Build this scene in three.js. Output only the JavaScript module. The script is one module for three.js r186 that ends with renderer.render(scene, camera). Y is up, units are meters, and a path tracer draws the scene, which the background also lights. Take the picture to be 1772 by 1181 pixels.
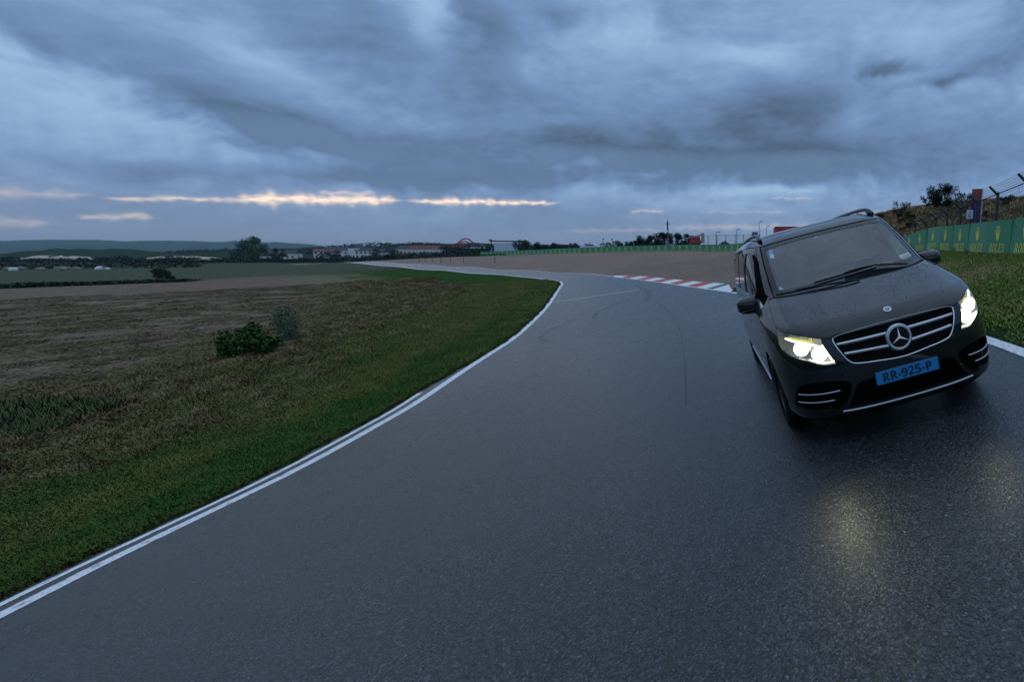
import * as THREE from 'three';
import { mergeGeometries, mergeVertices } from 'three/addons/utils/BufferGeometryUtils.js';
import { FontLoader } from 'three/addons/loaders/FontLoader.js';
import { TextGeometry } from 'three/addons/geometries/TextGeometry.js';
import { RoundedBoxGeometry } from 'three/addons/geometries/RoundedBoxGeometry.js';

// ------------------------------------------------------------------ camera, exposure
const scene = new THREE.Scene();
const EYE = 1.683;
const camera = new THREE.PerspectiveCamera(71.58, 1.5, 0.05, 9000);
camera.position.set(0, EYE, 0);
camera.rotation.set(-Math.atan(155 / 819), 0, 0);
camera.setViewOffset(2658, 1181, 0, 0, 1772, 1181);          // lens shift: the optical axis lies right of the middle
camera.updateProjectionMatrix();
const renderer = new THREE.WebGLRenderer({ antialias: true });
renderer.toneMapping = THREE.LinearToneMapping;
renderer.toneMappingExposure = 1.56;
renderer.shadowMap.enabled = true;

// ------------------------------------------------------------------ random numbers and noise
function seeded(a) { return () => { a |= 0; a = a + 0x6D2B79F5 | 0; let t = Math.imul(a ^ a >>> 15, 1 | a); t = t + Math.imul(t ^ t >>> 7, 61 | t) ^ t; return ((t ^ t >>> 14) >>> 0) / 4294967296; }; }
const rnd = seeded(7177);
const perm = new Uint8Array(512);
{ const r = seeded(99), p = [...Array(256).keys()]; for (let i = 255; i > 0; i--) { const j = Math.floor(r() * (i + 1)); [p[i], p[j]] = [p[j], p[i]]; } for (let i = 0; i < 512; i++) perm[i] = p[i & 255]; }
const GX = [], GY = []; for (let i = 0; i < 256; i++) { GX.push(Math.cos(i * 0.6180339 * 6.2831853 * 5)); GY.push(Math.sin(i * 0.6180339 * 6.2831853 * 5)); }
function noise(x, y) {
  const xi = Math.floor(x), yi = Math.floor(y), fx = x - xi, fy = y - yi, X = xi & 255, Y = yi & 255;
  const u = fx * fx * fx * (fx * (fx * 6 - 15) + 10), v = fy * fy * fy * (fy * (fy * 6 - 15) + 10);
  const a = perm[perm[X] + Y], b = perm[perm[X + 1] + Y], c = perm[perm[X] + Y + 1], d = perm[perm[X + 1] + Y + 1];
  const n00 = GX[a] * fx + GY[a] * fy, n10 = GX[b] * (fx - 1) + GY[b] * fy, n01 = GX[c] * fx + GY[c] * (fy - 1), n11 = GX[d] * (fx - 1) + GY[d] * (fy - 1);
  return (n00 + u * (n10 - n00) + v * (n01 + u * (n11 - n01) - n00 - u * (n10 - n00))) * 1.5;
}
function fbm(x, y, o = 4, g = 0.5) { let s = 0, a = 1, t = 0; for (let i = 0; i < o; i++) { s += a * noise(x, y); t += a; a *= g; x = x * 2.03 + 17.1; y = y * 2.03 - 9.7; } return s / t; }
const clamp = (v, a = 0, b = 1) => Math.max(a, Math.min(b, v));
const sm = (a, b, v) => { const t = clamp((v - a) / (b - a)); return t * t * (3 - 2 * t); };
const mix = (a, b, t) => a + (b - a) * t;

// ------------------------------------------------------------------ sky: heavy evening cloud with a lit gap low over the horizon
// [azimuth, elevation, half-widths, tilt, weight] in degrees; weight > 0 is thicker cloud
const CLOUDS = [
  [-55, 13.6, 4, .9, -10, .12], [-51.5, 11.4, 5, 1.1, -12, .26], [-46.6, 10.1, 6, 1.2, -8, .30], [-40, 9.4, 6, 1.3, -4, .30], [-33, 9.6, 6, 1.3, 0, .30],
  [-38.5, 17.6, 4.5, 2.2, 8, .26], [-28.6, 20.4, 3.6, 2.2, 0, .42], [-19.8, 22.4, 2.2, 1.0, 0, .42], [-29, 15.6, 7, 2.2, 4, .26],
  [-6, 13.4, 10, 2.6, 3, .52], [1.3, 15.6, 7, 2.2, 0, .36], [-11.5, 9.4, 7, 1.4, 2, .5], [7.5, 10.6, 8, 1.8, 0, .55], [-20.5, 11.4, 7, 2.2, 0, .4], [-3, 10.2, 8, 1.3, 0, .35],
  [-38.5, 6.5, 15, .8, 2.5, .5], [-28, 7.4, 8, 1.0, 2, .45], [-14, 7.4, 5, .9, 0, .25], [13.6, 18.8, 1.9, .5, 0, .55], [18.6, 17.6, 2.8, .5, 3, .5], [22, 18.6, 2.2, .5, 0, .3], [19, 8.6, 8, 1.3, 6, .24], [27, 20, 4, 2, 0, .25],
  [-55, 9.3, 4, 1.5, -6, -.34], [-55.5, 11.6, 4, 1.0, -8, -.5], [-50, 8.9, 3, .6, -10, -.22], [-50, 6.8, 8, 1.3, 4, -.22], [-33, 20, 1.8, 2.2, 0, -.5], [-14, 21.4, 6, 1.5, 0, -.32], [-2, 20.6, 5, 1.2, -6, -.34], [-20.4, 9.0, 2.2, .9, 25, -.22], [-17, 7.2, 5, 1.1, 10, -.42], [-6, 5.4, 8, .8, 0, -.3], [3, 7.4, 6, .6, 3, -.25], [-4, 7.0, 8, .7, 0, -.28],
  [23, 11.6, 7, 2.2, -4, .24], [15, 21.5, 7, 1.6, 0, -.2], [10, 14.6, 4, .9, 15, -.18], [-44, 14.5, 5, 1.3, -8, -.22], [-25, 17.5, 2.5, 1.2, 0, -.2], [-24, 13.3, 5, .7, 5, -.12], [10, 6.4, 10, 1.0, 0, -.1],
];
// lit gaps: azimuth from, to, elevation at both ends, half height, strength
const GAPS = [[-47.6, -36.6, 4.05, 4.72, .36, 1.25], [-53.4, -46.6, 3.62, 4.08, .15, .7], [-36.4, -23.0, 4.62, 5.12, .24, 1.1], [-42.5, -38.5, 4.9, 5.2, .2, .5], [-54.8, -51.4, 2.35, 2.45, .24, .42], [-60, -53.8, 3.5, 3.8, .3, .24], [-15.8, -11.8, 4.4, 4.65, .22, .34], [0.2, 5.6, 6.05, 6.1, .12, .28], [-12, 7, 2.75, 2.95, .34, .2], [-60, -55.6, 1.65, 1.8, .24, .24], [-8, 3, 4.5, 4.6, .2, .14], [9, 14, 4.4, 4.5, .2, .12], [-23, -12, 2.2, 2.4, .2, .15], [60, 75, 4, 4.3, .25, .8], [-95, -80, 4, 4.4, .25, .8], [150, 175, 4.4, 4.1, .25, .8]];
function skyColour(az, el, out) {
  const ra = az * Math.PI / 180, re = el * Math.PI / 180, dy = Math.sin(re), h = Math.cos(re), dx = Math.sin(ra) * h, dz = -Math.cos(ra) * h;
  const k = 1 / (Math.max(dy, 0) + 0.42), px = dx * k * 1.7, pz = dz * k * 1.7;
  const w1 = fbm(px * 1.3 + 5.2, pz * 1.3 + 1.7, 3), w2 = fbm(px * 1.3 - 8.1, pz * 1.3 + 6.3, 3);
  const big = fbm(px * 1.15 + w1 * .8, pz * 1.15 + w2 * .8, 4), fine = fbm(px * 4.4 + w2 * 1.6 + 31, pz * 4.4 + w1 * 1.6, 5, .55);
  const wa = az + 4.0 * w1 + 2.6 * fine, we = el + 1.2 * w2 + 1.0 * fine;
  let d = mix(.42, .24, sm(22, 55, el)) + .28 * big + .19 * fine + .13 * fbm(px * 10 + w1 * 3, pz * 10 + el * .6, 4, .62);
  for (const c of CLOUDS) {
    const da = wa - c[0], de = we - c[1];
    if (da > 40 || da < -40) continue;
    const t = c[4] * Math.PI / 180, a = (da * Math.cos(t) + de * Math.sin(t)) / c[2], e = (de * Math.cos(t) - da * Math.sin(t)) / c[3], q = a * a + e * e;
    if (q < 9) d += c[5] * Math.exp(-q * .8);
  }
  // rain fringes under the thick cloud
  d += .10 * fbm(az * .9 + 3, el * .12, 3) * sm(4, 7, el) * sm(12, 8, el);
  d = clamp(.40 + (d - .40) * 1.12, 0, 1.12);
  const lo = d < .5, t = lo ? d / .5 : (d - .5) / .5;
  let r = lo ? mix(.245, .133, t) : mix(.133, .072, t), g = lo ? mix(.372, .220, t) : mix(.220, .119, t), b = lo ? mix(.545, .378, t) : mix(.378, .196, t);
  { const mean = (r + g + b) / 3, floor = .160 * sm(13.5, 10, el); if (mean < floor) { const f = mix(1, floor / mean, .96) * (1.05 + .16 * fine + .12 * big); r *= f; g *= f; b *= f; } }   // low cloud is held above a least brightness, with some noise
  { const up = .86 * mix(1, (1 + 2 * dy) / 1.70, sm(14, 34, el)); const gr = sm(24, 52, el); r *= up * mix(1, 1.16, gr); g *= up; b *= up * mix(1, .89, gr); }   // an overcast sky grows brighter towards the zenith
  // thin bright veil low down
  const low = sm(7.5, .8, el) * .72; r = mix(r, .136, low); g = mix(g, .180, low); b = mix(b, .262, low);
  const hz = sm(2.4, .2, el) * .55; r = mix(r, .165, hz); g = mix(g, .195, hz); b = mix(b, .255, hz);
  let s = 0;
  for (const q of GAPS) {
    if (az < q[0] - 1 || az > q[1] + 1) continue;
    const f = (az - q[0]) / (q[1] - q[0]), ec = mix(q[2], q[3], f) + .16 * noise(az * .8 + q[2], 3.3) , ends = sm(-.08, .16, f) * sm(1.06, .84, f);
    const th = q[4] * (.55 + .9 * Math.abs(noise(az * .55 + q[0], 9.1)) + .35 * noise(az * 2.3, 4.4)) * ends + .01;
    const e = (el + .10 * fbm(az * 1.6, el * 5, 3) - ec) / th;
    s = Math.max(s, q[5] * ends * Math.exp(-Math.pow(Math.abs(e), 1.6)) * (.55 + .75 * sm(-.45, .35, fbm(az * 1.5 + 3, el * 7.5, 4))));
  }
  s = clamp(s, 0, 1.2);
  r = mix(r, .80, s * .86); g = mix(g, .64, s * .82); b = mix(b, .52, s * .72);
  out[0] = r; out[1] = g; out[2] = b;
}
{
  const W = 4096, HH = 2048, data = new Float32Array(W * HH * 4), c = [0, 0, 0];
  for (let j = 0; j < HH; j++) {
    const el = (j + .5) / HH * 180 - 90;
    if (el < -.3) { for (let i = 0; i < W; i++) { const o = (j * W + i) * 4; data[o] = .05; data[o + 1] = .055; data[o + 2] = .06; data[o + 3] = 1; } continue; }
    const step = el > 45 ? 8 : el > 28 ? 4 : 1;                // the soft cloud overhead needs fewer samples
    for (let i = 0; i < W; i += step) {
      const th = ((i + step / 2) / W - .5) * 2 * Math.PI, az = Math.atan2(Math.cos(th), -Math.sin(th)) * 180 / Math.PI;
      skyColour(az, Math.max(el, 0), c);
      for (let q = 0; q < step; q++) { const o = (j * W + i + q) * 4; data[o] = c[0]; data[o + 1] = c[1]; data[o + 2] = c[2]; data[o + 3] = 1; }
    }
  }
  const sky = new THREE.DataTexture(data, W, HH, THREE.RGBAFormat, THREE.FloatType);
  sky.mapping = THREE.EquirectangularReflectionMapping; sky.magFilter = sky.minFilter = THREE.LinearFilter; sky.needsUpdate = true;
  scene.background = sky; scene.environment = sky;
}
// the sun has gone down behind the cloud: what is left of it comes weak and very soft from the lit gap
const sun = new THREE.DirectionalLight(new THREE.Color(1, .84, .68), .05);
sun.position.set(-62, 22, -72); sun.target.position.set(0, 0, -10); sun.shadow.radius = 90; sun.castShadow = true;
sun.shadow.mapSize.set(2048, 2048);
Object.assign(sun.shadow.camera, { left: -60, right: 60, top: 60, bottom: -60, near: 1, far: 300 });
scene.add(sun, sun.target);

// ------------------------------------------------------------------ helpers
const V = (x, y, z) => new THREE.Vector3(x, y, z);
const used = {};
const numbered = n => { const k = used[n] = (used[n] ?? -1) + 1; return k ? `${n}_${String(k).padStart(3, '0')}` : n; };
function tag(o, label, category, group) { o.userData.label = label; o.userData.category = category; if (group) o.userData.group = group; return o; }
function thing(name, label, category, p = [0, 0, 0], turn = 0, group) { const o = new THREE.Group(); o.name = numbered(name); o.position.set(...p); o.rotation.y = turn; tag(o, label, category, group); scene.add(o); return o; }
function part(name, geo, mat, parent) { const m = new THREE.Mesh(Array.isArray(geo) ? merge(geo) : geo, mat); m.name = name; m.castShadow = m.receiveShadow = true; parent.add(m); return m; }
function struct(name, geo, mat) { const m = part(numbered(name), geo, mat, scene); m.userData.kind = 'structure'; return m; }
function merge(list) { const l = list.map(g => { const q = g.index ? g.toNonIndexed() : g.clone(); for (const k of Object.keys(q.attributes)) if (!['position', 'normal', 'uv'].includes(k)) q.deleteAttribute(k); if (!q.attributes.uv) q.setAttribute('uv', new THREE.BufferAttribute(new Float32Array(q.attributes.position.count * 2), 2)); return q; }); return mergeGeometries(l); }
function stuff(m, label, category) { m.userData.kind = 'stuff'; if (label) m.userData.label = label; if (category) m.userData.category = category; return m; }
const box = (w, h, d, x = 0, y = 0, z = 0) => new THREE.BoxGeometry(w, h, d).translate(x, y, z);
function bar(a, b, r, r2 = r, n = 8) { const A = V(...a), B = V(...b), L = A.distanceTo(B), g = new THREE.CylinderGeometry(r2, r, L, n); g.translate(0, L / 2, 0); g.applyQuaternion(new THREE.Quaternion().setFromUnitVectors(V(0, 1, 0), B.clone().sub(A).normalize())); g.translate(...a); return g; }
function tube(pts, r, seg = 40, n = 8, closed = false) { return new THREE.TubeGeometry(new THREE.CatmullRomCurve3(pts.map(p => V(...p)), closed, 'centripetal'), seg, r, n, closed); }
function mat(rgb, rough = .8, extra = {}) { const m = new THREE.MeshPhysicalMaterial({ roughness: rough, metalness: 0, ...extra }); m.color.setRGB(...rgb); return m; }
function tex(n, fn, srgb = false) {
  const d = new Uint8Array(n * n * 4);
  for (let j = 0; j < n; j++) for (let i = 0; i < n; i++) { const c = fn(i, j, n), o = (j * n + i) * 4; if (typeof c === 'number') d[o] = d[o + 1] = d[o + 2] = clamp(c) * 255; else { d[o] = clamp(c[0]) * 255; d[o + 1] = clamp(c[1]) * 255; d[o + 2] = clamp(c[2]) * 255; } d[o + 3] = 255; }
  const t = new THREE.DataTexture(d, n, n, THREE.RGBAFormat); t.wrapS = t.wrapT = THREE.RepeatWrapping; t.magFilter = THREE.LinearFilter; t.minFilter = THREE.LinearMipmapLinearFilter; t.generateMipmaps = true; if (srgb) t.colorSpace = THREE.SRGBColorSpace; t.needsUpdate = true; return t;
}
// a tile of scattered round grains (heights 0..1) that wraps
function grains(n, count, rmin, rmax, seed) {
  const a = new Float32Array(n * n), r = seeded(seed);
  for (let k = 0; k < count; k++) {
    const cx = r() * n, cy = r() * n, R = rmin + r() * (rmax - rmin), top = .45 + .55 * r(), sx = .8 + .4 * r();
    for (let y = Math.floor(cy - R); y <= cy + R; y++) for (let x = Math.floor(cx - R); x <= cx + R; x++) {
      const q = ((x - cx) ** 2 * sx + (y - cy) ** 2 / sx) / (R * R); if (q >= 1) continue;
      const o = ((y % n + n) % n) * n + (x % n + n) % n, h = top * Math.sqrt(1 - q); if (h > a[o]) a[o] = h;
    }
  }
  return a;
}

// ------------------------------------------------------------------ the lie of the land: a thin-plate surface through surveyed heights (relative to the eye)
const PL = (x, z) => -EYE + .24536 * x + .00577 * z;             // the banked bend where the van stands
const CTRL = [];
for (const x of [-7, -3, 1, 5, 7]) for (const z of [14, 6, -1, -6, -11, -16]) CTRL.push([x, z, PL(x, z)]);
for (const [x, z] of [[-9.6, -4.5], [-10.1, -8.2], [-10.5, -1]]) CTRL.push([x, z, PL(x, z)]);
CTRL.push([-10.8, -12.2, -4.38], [-11.3, -16.4, -4.28], [-12.3, -20.6, -4.1], [-14.45, -28.7, -3.8], [-17, -36.7, -3.5], [-22, -50.3, -3.15], [-34.4, -63.3, -3.05], [-50.7, -76.4, -2.95], [-67.6, -89.1, -2.8], [-88, -106, -2.65],
  [.29, -21.2, -2.05], [-1.74, -26.4, -2.26], [-5.44, -34.7, -2.55], [-10.7, -44.3, -2.72], [-16.6, -52.85, -2.8], [-29.3, -65.7, -2.85], [-42.4, -74.9, -2.8], [-56.9, -85.9, -2.7], [-75.9, -100, -2.55],
  [-14, 4, -4.6], [-16, -8, -4.65], [-16, -18, -4.45], [-22, -20, -4.3], [-25, -5, -4.4], [-25, -38, -4.0], [-35, -50, -3.75], [-45, -20, -4.2], [-80, -50, -4.2], [-80, -10, -4.2], [-120, -80, -4.1], [-60, -75, -3.5], [-90, -95, -3.3], [-160, -104, -4.1], [-200, 0, -4.3], [-200, -160, -4.2], [-118, -140, -3.2], [-20, 20, -4.6], [-60, 30, -4.2],
  [7, -22, 0], [6.5, -34, 0], [4, -45, 0], [0, -56, .1], [-3.5, -66, .15], [-12, -76, .1], [-25, -85, 0], [-40, -95, -.35], [-58, -108, -.8], [-75, -118, -1.25], [-95, -132, -1.9],
  [11, 4, .7], [11, -15, .45], [10, -25, .3], [16, -30, 2.1], [22, -16, 2.3], [13.5, -55, 4.3], [20, -45, 4.4], [8, -64, 2.4], [30, -60, 4.6], [25, 10, 2.3], [2, -76, .5], [-20, -110, 0], [-60, -140, -1.2], [60, -40, 4.5], [60, 20, 4], [30, -100, 1.2], [0, -150, -.3], [-100, -200, -3], [100, -150, 1], [-200, -260, -4.6], [50, -260, -.5], [0, 40, -1.7], [-330, -320, -5], [-330, 12, -4.6], [120, -320, 0], [120, 12, 3], [-145, -320, -4.6]);
const TPS = (() => {
  const n = CTRL.length, m = n + 3, S = 1 / 40, A = [], U = r2 => r2 > 1e-12 ? .5 * r2 * Math.log(r2) : 0;
  for (let i = 0; i < m; i++) A.push(new Float64Array(m + 1));
  for (let i = 0; i < n; i++) {
    for (let j = 0; j < n; j++) A[i][j] = U(((CTRL[i][0] - CTRL[j][0]) * S) ** 2 + ((CTRL[i][1] - CTRL[j][1]) * S) ** 2);
    A[i][i] += 1e-5;
    A[i][n] = A[n][i] = 1; A[i][n + 1] = A[n + 1][i] = CTRL[i][0] * S; A[i][n + 2] = A[n + 2][i] = CTRL[i][1] * S; A[i][m] = CTRL[i][2];
  }
  for (let k = 0; k < m; k++) { let p = k; for (let i = k + 1; i < m; i++) if (Math.abs(A[i][k]) > Math.abs(A[p][k])) p = i; [A[k], A[p]] = [A[p], A[k]]; for (let i = k + 1; i < m; i++) { const f = A[i][k] / A[k][k]; if (f) for (let j = k; j <= m; j++) A[i][j] -= f * A[k][j]; } }
  const w = new Float64Array(m); for (let i = m - 1; i >= 0; i--) { let s = A[i][m]; for (let j = i + 1; j < m; j++) s -= A[i][j] * w[j]; w[i] = s / A[i][i]; }
  return (x, z) => { let s = w[n] + w[n + 1] * x * S + w[n + 2] * z * S; for (let i = 0; i < n; i++) s += w[i] * U(((x - CTRL[i][0]) * S) ** 2 + ((z - CTRL[i][1]) * S) ** 2); return s; };
})();
function H(x, z) {                                               // height of the ground in the world
  const far = Math.max(sm(100, 380, Math.max(x, 0) * 1.4), sm(220, 420, -x), sm(230, 420, -z), sm(8, 60, z));
  const near = far < 1 ? TPS(x, z) : 0;
  return EYE + mix(near, -4.4, far);
}

// ------------------------------------------------------------------ flat outlines -> fine meshes laid on a surface
// outline and holes are lists of [u, v]; at(u, v) gives the point, longest(p) the longest edge allowed there
function sheet(outline, holes, at, longest, opt = {}) {
  const rings = [outline, ...holes].map(r => {
    const o = []; for (let i = 0; i < r.length; i++) { const a = r[i], b = r[(i + 1) % r.length]; o.push(a); const pa = at(a[0], a[1]), pb = at(b[0], b[1]); const n = Math.min(64, 2 ** Math.max(0, Math.ceil(Math.log2(pa.distanceTo(pb) / longest(pa.clone().add(pb).multiplyScalar(.5)))))); for (let k = 1; k < n; k++) o.push([mix(a[0], b[0], k / n), mix(a[1], b[1], k / n)]); }
    return o.map(q => new THREE.Vector2(q[0], q[1]));
  });
  if (THREE.ShapeUtils.isClockWise(rings[0])) rings[0].reverse();
  for (let i = 1; i < rings.length; i++) if (!THREE.ShapeUtils.isClockWise(rings[i])) rings[i].reverse();
  let tri = THREE.ShapeUtils.triangulateShape(rings[0], rings.slice(1));
  const uv = rings.flat().map(q => [q.x, q.y]), P = uv.map(q => at(q[0], q[1]));
  for (let it = 0; it < 14; it++) {
    const mid = new Map(), cut = (a, b) => { const k = a < b ? a * 4194304 + b : b * 4194304 + a; let m = mid.get(k); if (m === undefined) { const c = P[a].clone().add(P[b]).multiplyScalar(.5); if (P[a].distanceTo(P[b]) > longest(c)) { m = uv.length; const q = [(uv[a][0] + uv[b][0]) / 2, (uv[a][1] + uv[b][1]) / 2]; uv.push(q); P.push(at(q[0], q[1])); } else m = -1; mid.set(k, m); } return m; };
    const out = []; let any = false;
    for (const [a, b, c] of tri) {
      const ab = cut(a, b), bc = cut(b, c), ca = cut(c, a), n = (ab >= 0) + (bc >= 0) + (ca >= 0);
      if (!n) { out.push([a, b, c]); continue; } any = true;
      if (n === 3) out.push([a, ab, ca], [ab, b, bc], [ca, bc, c], [ab, bc, ca]);
      else if (n === 1) { if (ab >= 0) out.push([a, ab, c], [ab, b, c]); else if (bc >= 0) out.push([a, b, bc], [a, bc, c]); else out.push([a, b, ca], [ca, b, c]); }
      else if (ab < 0) { out.push([ca, bc, c]); P[a].distanceTo(P[bc]) < P[b].distanceTo(P[ca]) ? out.push([a, b, bc], [a, bc, ca]) : out.push([a, b, ca], [b, bc, ca]); }
      else if (bc < 0) { out.push([a, ab, ca]); P[b].distanceTo(P[ca]) < P[c].distanceTo(P[ab]) ? out.push([ab, b, ca], [b, c, ca]) : out.push([ab, b, c], [ab, c, ca]); }
      else { out.push([ab, b, bc]); P[a].distanceTo(P[bc]) < P[c].distanceTo(P[ab]) ? out.push([a, ab, bc], [a, bc, c]) : out.push([a, ab, c], [ab, bc, c]); }
    }
    tri = out; if (!any) break;
  }
  const nor = uv.map((q, i) => opt.normal(q[0], q[1], P[i])), pos = [], nn = [], tt = [], idx = [];
  P.forEach((p, i) => { if (opt.offset) p.addScaledVector(nor[i], opt.offset); pos.push(p.x, p.y, p.z); nn.push(nor[i].x, nor[i].y, nor[i].z); const t = opt.uv ? opt.uv(p, uv[i]) : uv[i]; tt.push(t[0], t[1]); });
  const e1 = V(), e2 = V();
  for (const t of tri) { e1.subVectors(P[t[1]], P[t[0]]); e2.subVectors(P[t[2]], P[t[0]]); e1.cross(e2); if (e1.lengthSq() < 1e-16) continue; e1.dot(nor[t[0]]) >= 0 ? idx.push(...t) : idx.push(t[0], t[2], t[1]); }
  if (opt.flange) {                                               // turn the rim inwards so that the sheet has an edge
    const count = new Map(), key = (a, b) => a < b ? a * 4194304 + b : b * 4194304 + a;
    for (const t of tri) for (let k = 0; k < 3; k++) { const q = key(t[k], t[(k + 1) % 3]); count.set(q, (count.get(q) || 0) + 1); }
    for (const t of tri) for (let k = 0; k < 3; k++) {
      const a = t[k], b = t[(k + 1) % 3], c = t[(k + 2) % 3]; if (count.get(key(a, b)) !== 1) continue;
      const pa = P[a], pb = P[b], qa = pa.clone().addScaledVector(nor[a], -opt.flange), qb = pb.clone().addScaledVector(nor[b], -opt.flange);
      const n = V().subVectors(pb, pa).cross(nor[a]).normalize(); if (n.dot(V().subVectors(pa, P[c])) < 0) n.negate();
      const s = pos.length / 3; for (const p of [pa, pb, qb, qa]) { pos.push(p.x, p.y, p.z); nn.push(n.x, n.y, n.z); tt.push(0, 0); }
      const f = V().subVectors(pb, pa).cross(V().subVectors(qb, pa)); f.dot(n) >= 0 ? idx.push(s, s + 1, s + 2, s, s + 2, s + 3) : idx.push(s, s + 2, s + 1, s, s + 3, s + 2);
    }
  }
  const g = new THREE.BufferGeometry();
  g.setAttribute('position', new THREE.Float32BufferAttribute(pos, 3)); g.setAttribute('normal', new THREE.Float32BufferAttribute(nn, 3)); g.setAttribute('uv', new THREE.Float32BufferAttribute(tt, 2)); g.setIndex(idx);
  return g;
}
const groundAt = lift => (x, z) => V(x, H(x, z) + lift, z);
const groundNormal = (x, z) => { const e = .3; return V(H(x - e, z) - H(x + e, z), 2 * e, H(x, z - e) - H(x, z + e)).normalize(); };
const groundStep = p => Math.max(.4, .04 * Math.hypot(p.x, p.z));
const zone = (outline, holes = [], lift = 0, step = groundStep) => sheet(outline, holes, groundAt(lift), step, { normal: groundNormal, uv: p => [p.x, p.z] });
function smooth(pts, per = 1.2) { const c = new THREE.CatmullRomCurve3(pts.map(p => V(p[0], 0, p[1])), false, 'centripetal'), L = c.getLength(), out = []; let s = 0; while (s < L) { const p = c.getPointAt(s / L); out.push([p.x, p.z]); s += Math.max(per, .05 * Math.hypot(p.x, p.z)); } const e = pts[pts.length - 1]; out.push([e[0], e[1]]); return out; }
function beside(pts, d) { return pts.map((p, i) => { const a = pts[Math.max(0, i - 1)], b = pts[Math.min(pts.length - 1, i + 1)], l = Math.hypot(b[0] - a[0], b[1] - a[1]); return [p[0] + (b[1] - a[1]) / l * d, p[1] - (b[0] - a[0]) / l * d]; }); }   // d > 0 is left of the driving line away from the eye

const INNER = smooth([[-5.2, 14], [-5.7, 7], [-6.3, 2.5], [-6.85, -.5], [-7.25, -2.5], [-7.6, -4.09], [-7.73, -4.56], [-7.86, -5.4], [-7.97, -6.46], [-8.12, -7.5], [-8.57, -9.1], [-9.35, -11.45], [-10.2, -14.2], [-10.7, -16.1], [-11.1, -18.1], [-11.65, -21.3], [-12.88, -25.8], [-15.05, -32.7], [-19.1, -43.7], [-21.3, -49.5], [-23.9, -53.2], [-26.4, -56.1], [-29.2, -58.9], [-34.2, -62.9], [-50.1, -75.6], [-66.9, -88.2], [-84, -102], [-112, -124], [-140, -140]], .8);
const OUTER = smooth([[2.95, 14], [2.88, 4], [2.8, -2], [2.78, -5.2], [2.65, -8], [2.3, -12], [1.55, -16.5], [.34, -21.2], [-1.7, -26.4], [-5.4, -34.7], [-10.7, -44.3], [-16.6, -52.85], [-23.4, -60.7], [-29.3, -65.7], [-42.4, -74.9], [-56.9, -85.9], [-75.9, -100.1], [-92, -113], [-118, -132], [-145, -148]]);
const shoulderWidth = z => mix(.95, .42, sm(-12, -20, z)), SHOULDER = INNER.map((p, i) => beside(INNER.slice(Math.max(0, i - 1), i + 2), shoulderWidth(p[1]))[i ? 1 : 0]);
const WALL = smooth([[7.1, 14], [7, 3], [7, -13], [7.25, -23], [6.5, -34], [4, -45], [0, -56], [-3.5, -66], [-12, -76], [-25, -85], [-40, -95], [-58, -108], [-75, -118], [-95, -132], [-120, -143], [-145, -155]], 1.2);
// distance from the inner edge, and whether a place is inside the bend
const nearestOn = (line, x, z) => { let best = 1e9; for (let i = 0; i < line.length - 1; i++) { const [ax, az] = line[i], [bx, bz] = line[i + 1], vx = bx - ax, vz = bz - az, t = clamp(((x - ax) * vx + (z - az) * vz) / (vx * vx + vz * vz)), d = (x - ax - vx * t) ** 2 + (z - az - vz * t) ** 2; if (d < best) best = d; } return Math.sqrt(best); };
const within = (poly, x, z) => { let c = false; for (let i = 0, j = poly.length - 1; i < poly.length; j = i++) if ((poly[i][1] > z) !== (poly[j][1] > z) && x < (poly[j][0] - poly[i][0]) * (z - poly[i][1]) / (poly[j][1] - poly[i][1]) + poly[i][0]) c = !c; return c; };

// ------------------------------------------------------------------ ground materials
const asphaltN = 2048, asphaltTone = new Float32Array(asphaltN * asphaltN), asphaltH = (() => {     // packed stones, each with its own tone and height
  const n = asphaltN, a = new Float32Array(n * n), r = seeded(5);
  for (let k = 0; k < 330000; k++) {
    const cx = r() * n, cy = r() * n, R = 1.8 + 3.6 * r() * r() + .6 * r(), top = .35 + .65 * r(), sx = .7 + .6 * r(), tone = .55 + .5 * r() + (r() > .93 ? .5 * r() : 0) - (r() > .8 ? .25 : 0);
    for (let y = Math.floor(cy - R); y <= cy + R; y++) for (let x = Math.floor(cx - R); x <= cx + R; x++) { const q = ((x - cx) ** 2 * sx + (y - cy) ** 2 / sx) / (R * R); if (q >= 1) continue; const o = ((y % n + n) % n) * n + (x % n + n) % n, h = top * (1 - q * q); if (h > a[o]) { a[o] = h; asphaltTone[o] = tone; } }
  }
  return a;
})();
const asphaltBump = tex(asphaltN, (i, j, n) => asphaltH[j * n + i]);
const asphaltMap = tex(asphaltN, (i, j, n) => { const o = j * n + i, k = .08 + .62 * asphaltTone[o] * asphaltTone[o] * (.25 + .75 * sm(0, .5, asphaltH[o])) + .05 * fbm(i / 180, j / 180, 2); return [k * .97, k, k * 1.04]; }, true);
const asphaltRough = tex(512, (i, j) => .62 + .16 * fbm(i / 40, j / 40, 4) + .05 * fbm(i / 6, j / 6, 2));
function tiled(t, per, off = 0) { const c = t.clone(); c.repeat.set(1 / per, 1 / per); c.offset.set(off, off * .7); c.needsUpdate = true; return c; }
const M = {};
M.asphalt = mat([.130, .137, .145], .46, { map: tiled(asphaltMap, 4.2), bumpMap: tiled(asphaltBump, 4.2), bumpScale: .005, roughnessMap: tiled(asphaltRough, 7.3), specularIntensity: 1, clearcoat: .30, clearcoatRoughness: .38, vertexColors: true });
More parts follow.
